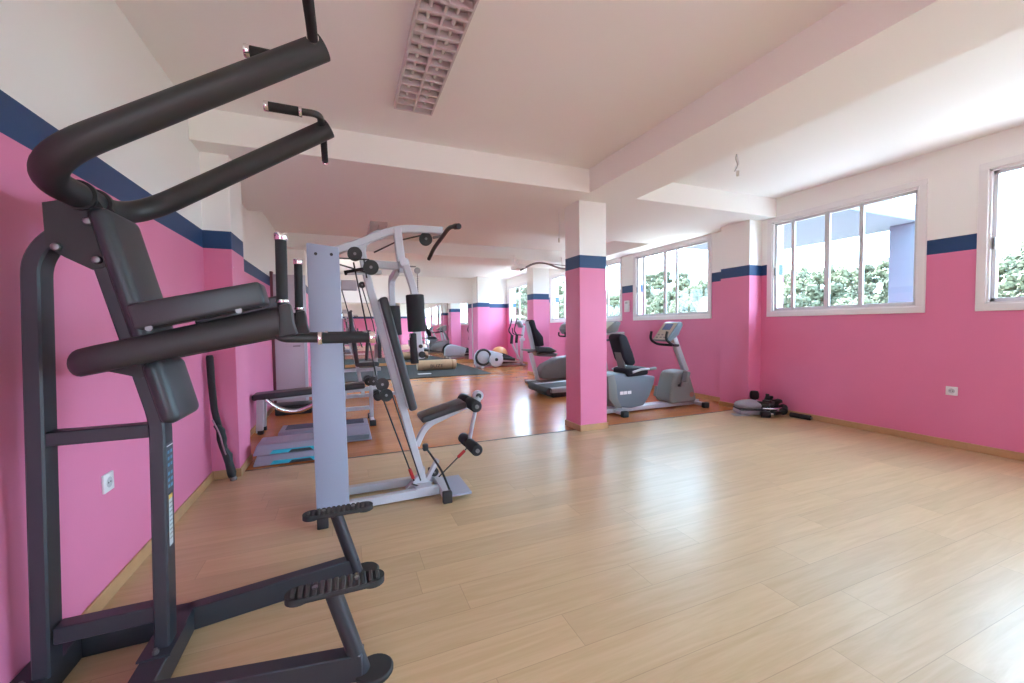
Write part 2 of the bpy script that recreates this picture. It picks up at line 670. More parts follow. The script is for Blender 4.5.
fb.span((XL - 0.08, LW0, 2.66), (XL - 0.02, LW1, 2.72)).span((XL - 0.08, LW0, LWS), (XL - 0.02, LW1, LWS + 0.06))
fb.make('frame', TRIMW, lw)
B().span((XL - 0.055, LW0, LWS + 0.05), (XL - 0.05, LW1, 2.67)).make('pane', GLASS, lw)

# unseen glazed entrance added behind the camera to brighten the room
dr = thing('added_door_1', 'glazed entrance added for daylight in the wall behind the camera', 'door', ((DX0 + DX1) / 2, YF, 0))
dr['kind'] = 'structure'
fb = B()
for k in range(3):
    x = DX0 + (DX1 - DX0) * k / 2
    fb.span((x - 0.03, YF - 0.12, 0), (x + 0.03, YF - 0.06, DZ))
fb.span((DX0, YF - 0.12, DZ - 0.06), (DX1, YF - 0.06, DZ)).span((DX0, YF - 0.12, 0), (DX1, YF - 0.06, 0.06))
fb.make('frame', TRIMW, dr)
B().span((DX0, YF - 0.095, 0.05), (DX1, YF - 0.09, DZ - 0.05)).make('pane', GLASS, dr)

# beams and low soffits
struct('ceiling_beam', B().span((2.618, YF, ZB), (3.269, 3.982, ZC + 0.02)), WHITEP,
       'long white ceiling beam running away from the camera to the square pillar', 'beam', 0)
struct('ceiling_beam', B().span((XL, 3.98, ZB), (XR, 6.08, ZC + 0.02)), WHITEP,
       'broad low white beam crossing the room over the square pillar', 'beam', 0)
struct('ceiling_beam', B().span((5.31, 6.079, ZB), (XR, 8.5, ZC + 0.02)), WHITEP,
       'short white beam along the top of the window wall', 'beam', 0)
struct('ceiling_beam', B().span((XL, 8.5, ZB), (XR, 9.52, ZC + 0.02)), WHITEP,
       'second white cross beam deeper in the room', 'beam', 0)

# pillars and pilasters
struct('pillar', B().span((2.649, 4.256, 0), (3.041, 4.60, ZB + 0.01), 0.006, 1), WALL,
       'square pink pillar standing in the middle of the room', 'pillar')
struct('pillar', B().span((4.63, 9.72, 0), (5.10, 10.1, ZC), 0.006, 1), WALL,
       'second square pink pillar behind the recumbent bike', 'pillar')
struct('pilaster', B().span((XL - 0.01, 4.22, 0), (-0.885, 4.68, ZC), 0.004, 1), WALL,
       'pink pilaster on the left wall beside the black pole', 'pilaster')
struct('pilaster', B().span((XL - 0.01, 8.75, 0), (-0.66, 9.3, ZC), 0.004, 1), WALL,
       'narrow pink pilaster on the left wall beyond the grey door', 'pilaster')
struct('pilaster', B().span((5.49, 4.19, 0), (XR + 0.01, 4.68, ZB + 0.01), 0.004, 1), WALL,
       'pink pilaster on the right wall between the two nearer windows', 'pilaster')
struct('pilaster', B().span((4.39, 13.8, 0), (4.84, YB + 0.01, ZC), 0.004, 1), WALL,
       'pink pilaster at the right end of the long mirror', 'pilaster')

# skirting boards
SK = 0.075


def skirt(name, parts, m, label):
    b = B()
    for a, c in parts:
        b.span((a[0], a[1], 0), (c[0], c[1], SK), 0.004, 1)
    return struct(name, b, m, label, 'skirting')


skirt('baseboard_left', [((XL, YF), (XL + 0.014, 4.22)), ((XL, 4.207), (-0.872, 4.221)), ((-0.886, 4.207), (-0.872, 4.68))], SKIRT,
      'pale oak skirting along the left wall and its pilaster')
skirt('baseboard_left.001', [((XL, 4.68), (XL + 0.014, 7.6)), ((XL, 8.6), (XL + 0.014, 8.75))], SKIRTR,
      'reddish skirting along the far part of the left wall')
skirt('baseboard_right', [((XR - 0.014, PD1), (XR, 4.19)), ((5.476, 4.176), (XR, 4.192)), ((5.476, 4.176), (5.492, 4.36))], SKIRT,
      'pale oak skirting along the near right wall')
skirt('baseboard_right.001', [((5.476, 4.36), (5.492, 4.69)), ((5.476, 4.678), (XR, 4.694)), ((XR - 0.014, 4.68), (XR, YB))], SKIRTR,
      'reddish skirting along the far right wall')
skirt('baseboard_back', [((XL, YB - 0.014), (4.39, YB)), ((4.376, 13.786), (4.392, YB)), ((4.376, 13.786), (4.85, 13.802)), ((4.84, YB - 0.014), (XR, YB))], SKIRTR,
      'reddish skirting along the far end wall')
skirt('trim_1', [((2.635, 4.242), (3.055, 4.258)), ((2.635, 4.242), (2.651, 4.614)), ((3.039, 4.242), (3.055, 4.614)), ((2.635, 4.598), (3.055, 4.614))], SKIRT,
      'oak skirting round the foot of the square pillar')
skirt('trim_2', [((4.616, 9.706), (5.114, 9.722)), ((4.616, 9.706), (4.632, 10.1))], SKIRTR,
      'reddish skirting round the foot of the second pillar')
struct('trim_3', B().span((XL + 0.02, 4.345, 0.0), (XR - 0.08, 4.361, 0.004)), mat('dark threshold', (0.10, 0.06, 0.04), 0.5),
       'thin dark joint where the pale floor meets the reddish floor', 'floor joint')

# half-open grey door on the left wall
dj = thing('door_2', 'glossy grey door standing open at the far left wall', 'door', (XL, 7.6, 0))
dj['kind'] = 'structure'
jb = B()
jb.span((XL, 7.60, 0), (XL + 0.04, 7.70, 2.24), 0.004, 1)
jb.make('door_jamb', mat('dark red wood', (0.16, 0.05, 0.06), 0.4), dj)
lf = B().span((-1.045, 7.58, 0.01), (-0.62, 7.62, 2.19), 0.003, 1).make('door_leaf', mat('mauve grey gloss', (0.50, 0.45, 0.49), 0.25), dj)
B().span((-0.619, 7.575, 0.01), (-0.575, 7.625, 2.19), 0.003, 1).make('door_edge', mat('pale blue edge strip', (0.55, 0.62, 0.68), 0.3), dj)
hb = B()
hb.tube([(-0.68, 7.58, 1.02), (-0.68, 7.53, 1.02), (-0.78, 7.53, 1.02)], 0.009, 8)
hb.make('door_handle', STEEL, dj)

# ------------------------------------------------------------------ outside the windows
SCRUB = mat('hillside scrub', (0.09, 0.085, 0.055), 0.95, var=0.4, scale=0.6)
LEAF = [mat('olive foliage', (0.075, 0.074, 0.042), 0.9, var=0.3, scale=1.5), mat('light green foliage', (0.100, 0.096, 0.052), 0.9, var=0.3, scale=1.5)]
BARK = mat('grey bark', (0.14, 0.11, 0.08), 0.9)


def hill_z(x, y):
    rise = max(0.0, min(1.0, (x - 16) / 34.0))
    top = 2.3 + 0.075 * y + 0.9 * math.sin(y * 0.11 + 0.6) + 0.5 * math.sin(y * 0.27)
    return -1.0 + (top + 1.0) * (rise * rise * (3 - 2 * rise))


hb = bmesh.new()
NX, NY = 40, 90
gr = []
for i in range(NX + 1):
    x = 8.5 + 61 * i / NX
    gr.append([hb.verts.new((x, y, hill_z(x, y) + random.uniform(-0.25, 0.25) * (1 if x > 16 else 0)))
               for y in [-45 + 190 * j / NY for j in range(NY + 1)]])
for i in range(NX):
    for j in range(NY):
        hb.faces.new((gr[i][j], gr[i + 1][j], gr[i + 1][j + 1], gr[i][j + 1]))
hs = B()
hs.bm.free()
hs.bm = hb
struct('hillside', hs, SCRUB, 'scrub covered hillside rising outside the windows', 'hillside')
struct('terrain', B().span((XR + WT, -45, -1.3), (9.5, 145, -0.1)), mat('terrace paving', (0.50, 0.46, 0.40), 0.8),
       'paved terrace strip outside the window wall', 'terrace')
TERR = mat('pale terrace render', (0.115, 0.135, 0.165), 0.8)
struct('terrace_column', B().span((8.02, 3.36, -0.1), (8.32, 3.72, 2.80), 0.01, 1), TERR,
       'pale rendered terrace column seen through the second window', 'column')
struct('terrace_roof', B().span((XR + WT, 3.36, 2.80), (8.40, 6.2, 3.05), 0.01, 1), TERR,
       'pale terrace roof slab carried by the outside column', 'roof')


def crown_mesh(seed):
    """a loose crown: clumps of small tilted leaf sprays round a few limbs"""
    r = random.Random(seed)
    b = B()
    for k in range(26):
        a, h = r.uniform(0, 2 * PI), r.uniform(-0.6, 0.8)
        d = r.uniform(0.15, 0.8) * math.sqrt(max(0.05, 1 - h * h))
        c = Vector((d * math.cos(a), d * math.sin(a), h * 0.8))
        rad = r.uniform(0.20, 0.36)
        for q in range(46):
            n = Vector((r.gauss(0, 1), r.gauss(0, 1), r.gauss(0.25, 1))).normalized()
            p = c + n * rad * r.uniform(0.7, 1.05)
            t = n.cross(Vector((r.gauss(0, 1), r.gauss(0, 1), r.gauss(0, 1)))).normalized()
            n2 = (n + Vector((r.gauss(0, 0.5), r.gauss(0, 0.5), r.gauss(0, 0.5)))).normalized()
            u = t * r.uniform(0.05, 0.09)
            w = n2.cross(t).normalized() * r.uniform(0.05, 0.09)
            b.bm.faces.new([b.bm.verts.new(p + e) for e in (u, w, -u, -w)])
        b.ball(c, rad * 0.72, 1)
    return b


protos = []
for k in range(4):
    t = thing('hillside_tree', 'x', 'tree', (0, 0, 0))
    crown_mesh(k + 3).make('crown', LEAF[k % 2], t)
    B().tube([(0, 0, -2.0), (0.03, 0.02, -1.0), (0, 0, 0)], [0.11, 0.09, 0.06], 8).make('trunk', BARK, t)
    protos.append(t)
WIN_PHRASE = ['window at the right picture edge', 'window with the terrace column', 'window above the front bike',
              'window just right of the square pillar', 'window between the two pillars', 'far window beyond both pillars']
used = [False] * 4
rt = random.Random(12)
for x in (24.0, 29.0, 34.0, 39.5, 45.0, 50.0):
    y = -4.0
    while y < 130:
        y += rt.uniform(3.6, 4.6)
        xx = x + rt.uniform(-0.7, 0.7)
        yw = y * XR / xx                       # where the line of sight from the camera crosses the window wall
        ok = any(a + 0.05 < yw < b - 0.05 for a, b in WIN)
        if not ok or 7.85 < yw < 9.3:
            continue
        k = rt.randrange(4)
        t = protos[k]
        if used[k]:
            src = t
            t = src.copy()
            C.objects.link(t)
            for ch in src.children:
                c = ch.copy()
                C.objects.link(c)
                c.parent = t
        used[k] = True
        s = rt.uniform(1.15, 1.6)
        t.location = (xx, y, hill_z(xx, y) + 1.35 * s)
        t.rotation_euler = (0, 0, rt.uniform(0, 6))
        t.scale = (s * rt.uniform(0.9, 1.1), s, s * rt.uniform(0.85, 1.1))
        wi = [i for i, (a, b) in enumerate(WIN) if a < yw < b][0]
        where = WIN_PHRASE[wi]
        t['label'] = '%s hillside tree seen through the %s' % (('dark olive', 'light green')[k % 2], where)
        t['group'] = '%s hillside trees behind the %s' % (('dark olive', 'light green')[k % 2], where)


# ------------------------------------------------------------------ ceiling lights and wires
def louvre_light(x0, x1, y0, y1, label):
    t = thing('louvre_light', label, 'ceiling light', ((x0 + x1) / 2, (y0 + y1) / 2, ZC), 'louvred ceiling lights')
    z1, z0 = ZC, ZC - 0.062
    th = 0.012
    b = B()
    b.span((x0, y0, z0), (x0 + th, y1, z1)).span((x1 - th, y0, z0), (x1, y1, z1))
    b.span((x0, y0, z0), (x1, y0 + th, z1)).span((x0, y1 - th, z0), (x1, y1, z1))
    b.span((x0, y0, z1 - 0.006), (x1, y1, z1))
    b.make('housing', mat('light housing white', (0.62, 0.56, 0.56), 0.45), t)
    lv = B()
    xm = (x0 + x1) / 2
    lv.span((xm - 0.007, y0 + th, z0 + 0.002), (xm + 0.007, y1 - th, z1 - 0.012))
    n = 14
    for k in range(1, n):
        y = y0 + (y1 - y0) * k / n
        lv.prism([(y - 0.009, z0 + 0.002), (y + 0.009, z0 + 0.002), (y + 0.002, z1 - 0.014), (y - 0.002, z1 - 0.014)], 'x', x0 + th, x1 - th)
    lv.make('louvre', mat('louvre satin white', (0.66, 0.58, 0.58), 0.35), t, 0)
    for s in (-1, 1):
        B().cyl((xm + s * (x1 - x0) * 0.25, y0 + 0.04, z1 - 0.024), (xm + s * (x1 - x0) * 0.25, y1 - 0.04, z1 - 0.024), 0.013, 12).make(
            'fluorescent_tube', mat('unlit tube glass', (0.75, 0.75, 0.72), 0.2), t)
    return t


louvre_light(0.405, 0.70, 2.08, 3.335, 'louvred ceiling light nearest the camera, above the pull-up bar')
louvre_light(0.445, 0.715, 7.10, 8.36, 'louvred ceiling light far back above the grey multi-gym')


def wire(x, y, z, dz, label, loop):
    t = thing('hanging_wire', label, 'wire', (x, y, z))
    pts = [(x, y, z), (x + 0.01, y, z - dz * 0.3), (x + 0.035, y, z - dz * 0.55), (x - 0.02, y + 0.01, z - dz * 0.75), (x + 0.015, y, z - dz)]
    if not loop:
        pts = [(x, y, z), (x + 0.004, y, z - dz * 0.5), (x, y, z - dz)]
    B().tube(fillet(pts, 0.05, 5), 0.006 if loop else 0.004, 8).make('cord', SOCK, t)
    e = pts[-1]
    B().cyl((e[0], e[1], e[2] + 0.02), (e[0], e[1], e[2] - 0.035), 0.014, 10, bev=0.003).make('terminal_block', mat('cream plastic', (0.7, 0.66, 0.58), 0.5), t)
    if loop:
        B().tube(fillet([(x, y, z), (x - 0.02, y, z - dz * 0.3), (x + 0.02, y, z - dz * 0.6), (x - 0.03, y, z - dz * 0.95)], 0.05, 5), 0.005, 8).make('bare_wire', mat('grey wire', (0.45, 0.42, 0.40), 0.5), t)
    return t


wire(3.82, 3.07, ZC, 0.20, 'loose white wires dangling from the ceiling beside the long beam', True)
wire(2.585, 4.64, ZB, 0.40, 'thin white wire with a lamp holder hanging just behind the square pillar', False)


# ------------------------------------------------------------------ sockets and plates
def socket(p, axis, label, holes=2):
    t = thing('wall_socket', label, 'socket', p, 'white wall sockets')
    x, y, z = p
    s = 1 if axis == '+x' else -1
    B().span((x, y - 0.045, z - 0.045), (x + s * 0.012, y + 0.045, z + 0.045), 0.004, 2).make('plate', SOCK, t)
    r = B()
    r.cyl((x + s * 0.0125, y, z), (x + s * 0.0128, y, z), 0.026, 20)
    r.make('recess', mat('socket shade grey', (0.5, 0.5, 0.52), 0.4), t)
    h = B()
    for k in (-1, 1):
        h.cyl((x + s * 0.0127, y + k * 0.010, z), (x + s * 0.0136, y + k * 0.010, z), 0.0045, 10)
    h.make('pin_hole', DARKH, t)
    return t


socket((XL, 2.565, 0.565), '+x', 'white wall socket low on the left wall behind the dip station')
socket((XR, 2.115, 0.58), '-x', 'white wall socket low on the right wall under the windows')
ph = thing('intercom_plate', 'white vertical plate on the wall between two windows', 'plate', (XR, 7.28, 1.70))
B().span((XR - 0.03, 7.20, 1.58), (XR, 7.36, 1.83), 0.008, 2).make('cover', SOCK, ph)
B().span((XR - 0.035, 7.24, 1.76), (XR - 0.029, 7.32, 1.80), 0.002, 1).make('button_strip', mat('pale grey', (0.5, 0.5, 0.5), 0.4), ph)

# ------------------------------------------------------------------ long wall mirror
mir = thing('wall_mirror', 'long mirror covering the lower half of the far end wall', 'mirror', (1.6, YB, 0.08))
mm = mat('mirror silver', (0.82, 0.83, 0.82), 0.015, 1.0)
B().span((XL + 0.02, YB - 0.008, 0.085), (4.372, YB, 2.150)).make('mirror_glass', mm, mir, 0)
B().span((4.360, YB - 0.03, 0.08), (4.385, YB, 2.152)).make('edge_strip', mat('pale edge strip', (0.7, 0.6, 0.6), 0.3), mir)
B().span((XL + 0.02, YB - 0.02, 0.076), (4.372, YB, 0.10)).make('bottom_rail', SKIRTR, mir)
struct('trim_4', B().span((4.375, 13.786, 2.151), (4.39, 13.80, ZC)), mat('brown corner bead', (0.25, 0.15, 0.13), 0.5),
       'thin brown corner bead above the mirror end', 'corner trim')


# ------------------------------------------------------------------ dip station in the foreground
def dip_station():
    YM = 1.92
    t = thing('dip_station', 'large charcoal dip and pull-up station standing against the left wall', 'exercise machine', (-0.5, YM, 0))
    f = B()
    zc, hh, w = 0.05, 0.1, 0.062
    yn, yf = YM - 0.222, YM + 0.222
    f.bar((-1.03, yn, zc), (-0.66, yn, zc), w, hh, ext=0.02)
    f.bar((-1.03, yf, zc), (-0.66, yf, zc), w, hh, ext=0.02)
    f.bar((-0.66, yn, zc), (0.035, YM - 0.335, zc), w, hh)
    f.bar((-0.66, yf, zc), (0.035, YM + 0.345, zc), w, hh)
    f.bar((-1.035, yn - 0.03, zc), (-1.035, yf + 0.03, zc), 0.075, hh)
    f.bar((-0.675, yn, zc), (-0.675, yf, zc), 0.085, hh)
    f.make('base_frame', CHAR, t)
    for s in (-1, 1):
        ye = YM + s * 0.34
        B().lathe([(0.03, 0.0), (0.066, 0.0), (0.070, 0.006), (0.070, 0.016), (0.064, 0.022), (0.03, 0.022)], (0.072, ye, 0.0), 'z', 24).make('rubber_foot', RUBBER, t)
    # posts
    b = B()
    b.sweep(fillet([(-1.0, YM, 0.10), (-0.968, YM, 1.575), (-0.84, YM, 1.69)], 0.11, 8), rect(0.05, 0.08), (0, 1, 0))
    b.make('rear_post', CHAR, t)
    b = B()
    b.sweep(fillet([(-0.665, YM, 0.10), (-0.650, YM, 0.965), (-0.815, YM, 1.66)], 0.06, 6), rect(0.048, 0.08), (0, 1, 0))
    fp = b.make('front_post', CHAR, t)
    for z, hgt in ((0.930, 0.050), (0.235, 0.060)):
        B().bar((-0.968, YM, z), (-0.675, YM, z), 0.06, hgt).make('cross_bar', CHAR, t)
    for x in (-1.035, -0.675):
        B().span((x - 0.05, YM - 0.085, 0.10), (x + 0.05, YM + 0.085, 0.107)).make('post_foot', CHAR, t)
    for x, y in ((-1.035, -0.062), (-1.035, 0.062), (-0.675, -0.062), (-0.675, 0.062)):
        B().cyl((x, YM + y, 0.107), (x, YM + y, 0.118), 0.011, 6).cyl((x, YM + y, 0.118), (x, YM + y, 0.126), 0.006, 10).make('bolt', STEEL, t)
    # decals on the front post
    xs = 0.0

    def on_post(b):
        """lay decal pieces built at x = 0 onto the slightly leaning front face of the post"""
        for v in b.bm.verts:
            v.co.x += -0.6405 + (v.co.z - 0.10) * 0.015 / 0.865
        return b
    st = on_post(B().span((xs, YM - 0.032, 0.685), (xs + 0.001, YM + 0.032, 0.875))).make('instruction_sticker', mat('dark sticker', (0.05, 0.055, 0.07), 0.35), t, 0)
    for r in range(2):
        dots = B()
        for k in range(3):
            for c in (-1, 1):
                z = 0.848 - r * 0.082 - k * 0.024
                dots.span((xs + 0.001, YM + c * 0.013 - 0.009, z - 0.014), (xs + 0.0016, YM + c * 0.013 + 0.008, z - 0.002))
        on_post(dots).make('pictogram_panel', mat('sticker blue', (0.10, 0.28, 0.42), 0.4), st, 0)
    on_post(B().span((xs + 0.001, YM - 0.028, 0.862), (xs + 0.0015, YM + 0.028, 0.866))).make('sticker_line', SOCK, st, 0)
    wl_ = on_post(B().span((xs, YM - 0.018, 0.48), (xs + 0.001, YM + 0.014, 0.676))).make('warning_label', mat('pale label', (0.50, 0.56, 0.58), 0.4), t, 0)
    on_post(B().span((xs + 0.001, YM - 0.018, 0.660), (xs + 0.0015, YM + 0.014, 0.676))).make('label_header', mat('label yellow', (0.75, 0.50, 0.08), 0.4), wl_, 0)
    ln = B()
    for k in range(9):
        ln.span((xs + 0.001, YM - 0.014, 0.642 - k * 0.017), (xs + 0.0014, YM + 0.010, 0.646 - k * 0.017))
    on_post(ln).make('printed_line', GREYP, wl_, 0)
    # gusset plates holding the pull-up bar
    for s in (-1, 1):
        g = B().prism([(-0.925, 1.735), (-0.79, 1.775), (-0.755, 1.71), (-0.772, 1.525), (-0.805, 1.515), (-0.875, 1.555), (-0.922, 1.59)],
                      'y', YM + s * 0.043 - 0.003, YM + s * 0.043 + 0.003)
        g.make('gusset_plate', CHARB, t)
        for x, z in ((-0.893, 1.588), (-0.808, 1.682), (-0.789, 1.55)):
            B().lathe([(0.015, 0), (0.015, 0.006), (0.011, 0.012), (0.003, 0.014)] if s > 0 else [(0.015, 0), (0.015, -0.006), (0.011, -0.012), (0.003, -0.014)],
                      (x, YM + s * 0.047, z), 'y', 14).make('bolt', STEEL, t)
    for s in (-1, 1):
        B().cyl((-0.828, YM + s * 0.05 - 0.008, 1.768), (-0.828, YM + s * 0.05 + 0.008, 1.768), 0.051, 26).make('clamp_collar', CHARB, t)
    # pull-up bar
    ya, yb = 1.60, 2.225
    b = B()
    b.tube(fillet([(-0.043, ya, 2.285), (-0.832, ya, 1.768), (-0.832, yb, 1.768), (-0.043, yb, 2.285)], 0.20, 12), 0.0435, 26)
    pb = b.make('pull_up_bar', CHARB, t)
    for s, y in ((-1, ya), (1, yb)):
        h = B().tube([(-0.072, y + s * 0.03, 2.275), (-0.072, y + s * 0.12, 2.275), (-0.076, y + s * 0.40, 2.273)], 0.0165, 14).make('outer_handle', FOAM, t)
        B().cyl((-0.072, y + s * 0.045, 2.275), (-0.072, y + s * 0.058, 2.275), 0.0195, 16).make('chrome_ring', CHROME, h)
        B().cyl((-0.076, y + s * 0.40, 2.273), (-0.076, y + s * 0.42, 2.273), 0.019, 16, bev=0.003).make('chrome_end_cap', CHROME, h)
        yi = y - s * 0.12
        h = B().tube(fillet([(-0.075, y - s * 0.03, 2.285), (-0.077, yi, 2.29), (-0.17, yi, 2.286)], 0.07, 8), 0.0155, 14).make('inner_handle', CHARB, t)
        B().cyl((-0.165, yi, 2.286), (-0.285, yi, 2.286), 0.020, 16).make('foam_grip', FOAM, h)
        for x0, x1 in ((-0.150, -0.164), (-0.282, -0.302)):
            B().cyl((x0, yi, 2.286), (x1, yi, 2.286), 0.0225, 16, bev=0.003).make('chrome_ring', CHROME, h)
    # back pad in two pieces along the leaning post
    lean = Vector((-0.165, 0, 0.70)).normalized()
    ry = math.atan2(lean.x, lean.z)
    R = Matrix.Rotation(ry, 3, 'Y')
    for (z0, z1) in ((1.205, 1.725), (0.96, 1.19)):
        zc2 = (z0 + z1) / 2
        xc = -0.652 + (zc2 - 0.96) * lean.x / lean.z + 0.062
        L = (z1 - z0) / lean.z
        p = B().box((xc, YM + 0.03, zc2), (0.062, 0.255, L), 0.028, 4, R)
        p.make('back_pad', VINYL, t)
        B().box((xc - 0.03, YM + 0.03, zc2), (0.012, 0.20, L * 0.94), 0.002, 1, R).make('pad_board', RUBBER, t)
    # arm frame: a wide U of oval tube
    y1, y2 = 1.69, 2.29
    za, zb = 1.196, 1.334
    sl = (zb - za) / 0.60
    prof = [(0.030 * math.cos(a), 0.044 * math.sin(a)) for a in [2 * PI * j / 20 for j in range(20)]]
    pts = fillet([(-0.185, y1, zb), (-0.803, y1, za), (-0.803, y2, za), (-0.185, y2, zb)], 0.12, 10)
    # flare a little to the open ends
    b = B()
    b.sweep(pts, prof, (0, 0, 1), hs=[1.28] + [1.0] * (len(pts) - 2) + [1.28])
    b.make('arm_frame', CHARB, t)
    for s, y in ((-1, y1), (1, y2)):
        e = B().prism([(-0.215, 1.268), (-0.19, 1.273), (-0.158, 1.280), (-0.170, 1.325), (-0.172, 1.36), (-0.180, 1.394), (-0.215, 1.384)],
                      'y', y - 0.034, y + 0.034, 0.007, 2)
        e.make('arm_end_cap', CHARB, t)
        # elbow pad
        ang = -math.atan(sl)
        Rp = Matrix.Rotation(ang, 3, 'Y')
        ep = B().box((-0.440, y, 1.385), (0.375, 0.115, 0.083), 0.014, 3, Rp).make('elbow_pad', VINYL, t)
        B().box((-0.44, y, 1.348), (0.34, 0.085, 0.014), 0.003, 1, Rp).make('pad_board', RUBBER, ep)
        for xx in (-0.575, -0.33):
            zz = 1.340 + (xx + 0.44) * sl
            B().cyl((xx, y - 0.045, zz), (xx, y - 0.052, zz), 0.010, 10).make('bolt', STEEL, ep)
        # upright grip
        g = B().tube([(-0.205, y, 1.355), (-0.205, y, 1.42), (-0.205, y, 1.60)], 0.0165, 14).make('upright_grip', CHARB, t)
        B().cyl((-0.205, y, 1.405), (-0.203, y, 1.625), 0.0188, 18).make('foam_grip', FOAM, g)
        B().cyl((-0.205, y, 1.395), (-0.205, y, 1.408), 0.0215, 18, bev=0.003).make('chrome_ring', CHROME, g)
        B().cyl((-0.203, y, 1.620), (-0.203, y, 1.648), 0.0213, 18, bev=0.004).make('chrome_ring', CHROME, g)
        # forward dip handle under the arm
        d = B().tube(fillet([(-0.245, y, 1.315), (-0.215, y, 1.268), (-0.06, y, 1.264)], 0.05, 8), 0.0175, 14).make('dip_handle', CHARB, t)
        B().cyl((-0.075, y, 1.264), (0.092, y, 1.2635), 0.0205, 18).make('foam_grip', FOAM, d)
        B().cyl((-0.092, y, 1.264), (-0.077, y, 1.264), 0.0245, 18, bev=0.003).make('chrome_ring', CHROME, d)
        B().cyl((0.090, y, 1.2635), (0.113, y, 1.2635), 0.0235, 18, bev=0.003).make('chrome_end_cap', CHROME, d)
    for s in (-1, 1):
        B().prism([(-0.785, 1.23), (-0.66, 1.29), (-0.635, 1.15), (-0.68, 1.13), (-0.79, 1.165)], 'y', YM + s * 0.055 - 0.004, YM + s * 0.055 + 0.004).make('arm_bracket', CHARB, t)
    B().bar((-0.69, y1, 1.215), (-0.69, y2, 1.215), 0.05, 0.05).make('arm_cross_tube', CHARB, t)
    # step tubes and ribbed step plates
    for s in (-1, 1):
        ye = YM + s * 0.333
        B().cyl((0.030, ye, 0.02), (-0.062, ye, 0.345), 0.0295, 22).make('step_post', CHAR, t)
        p = B().box((-0.05, ye, 0.358), (0.285, 0.085, 0.024), 0.010, 2)
        for e2 in (-1, 1):
            p.cyl((-0.05 + e2 * 0.125, ye, 0.346), (-0.05 + e2 * 0.125, ye, 0.370), 0.0425, 24)
        sp = p.make('step_plate', RUBBER, t)
        rb = B()
        for k in range(13):
            x = -0.05 + (k - 6) * 0.0235
            wv = 0.082 if abs(k - 6) < 5 else (0.074 if abs(k - 6) == 5 else 0.055)
            rb.box((x, ye, 0.3705), (0.0165, wv, 0.006), 0.003, 1)
        rb.make('tread_rib', mat('worn rubber', (0.045, 0.040, 0.036), 0.7), sp)
        for x in (-0.12, 0.02):
            B().cyl((x, ye, 0.374), (x, ye, 0.379), 0.010, 8).make('bolt', STEEL, sp)
    return t


dip_station()


# ------------------------------------------------------------------ multi-gym
def pulley(parent, c, r, w=0.024, m=RUBBER, name='pulley'):
    x, y, z = c
    p = B().lathe([(r * 0.45, -w / 2), (r, -w / 2), (r, -w / 4), (r * 0.86, 0), (r, w / 4), (r, w / 2), (r * 0.45, w / 2)], c, 'y', 26).make(name, m, parent)
    B().cyl((x, y - w / 2 - 0.008, z), (x, y + w / 2 + 0.008, z), r * 0.2, 12).make('pulley_bolt', STEEL, p)
    return p


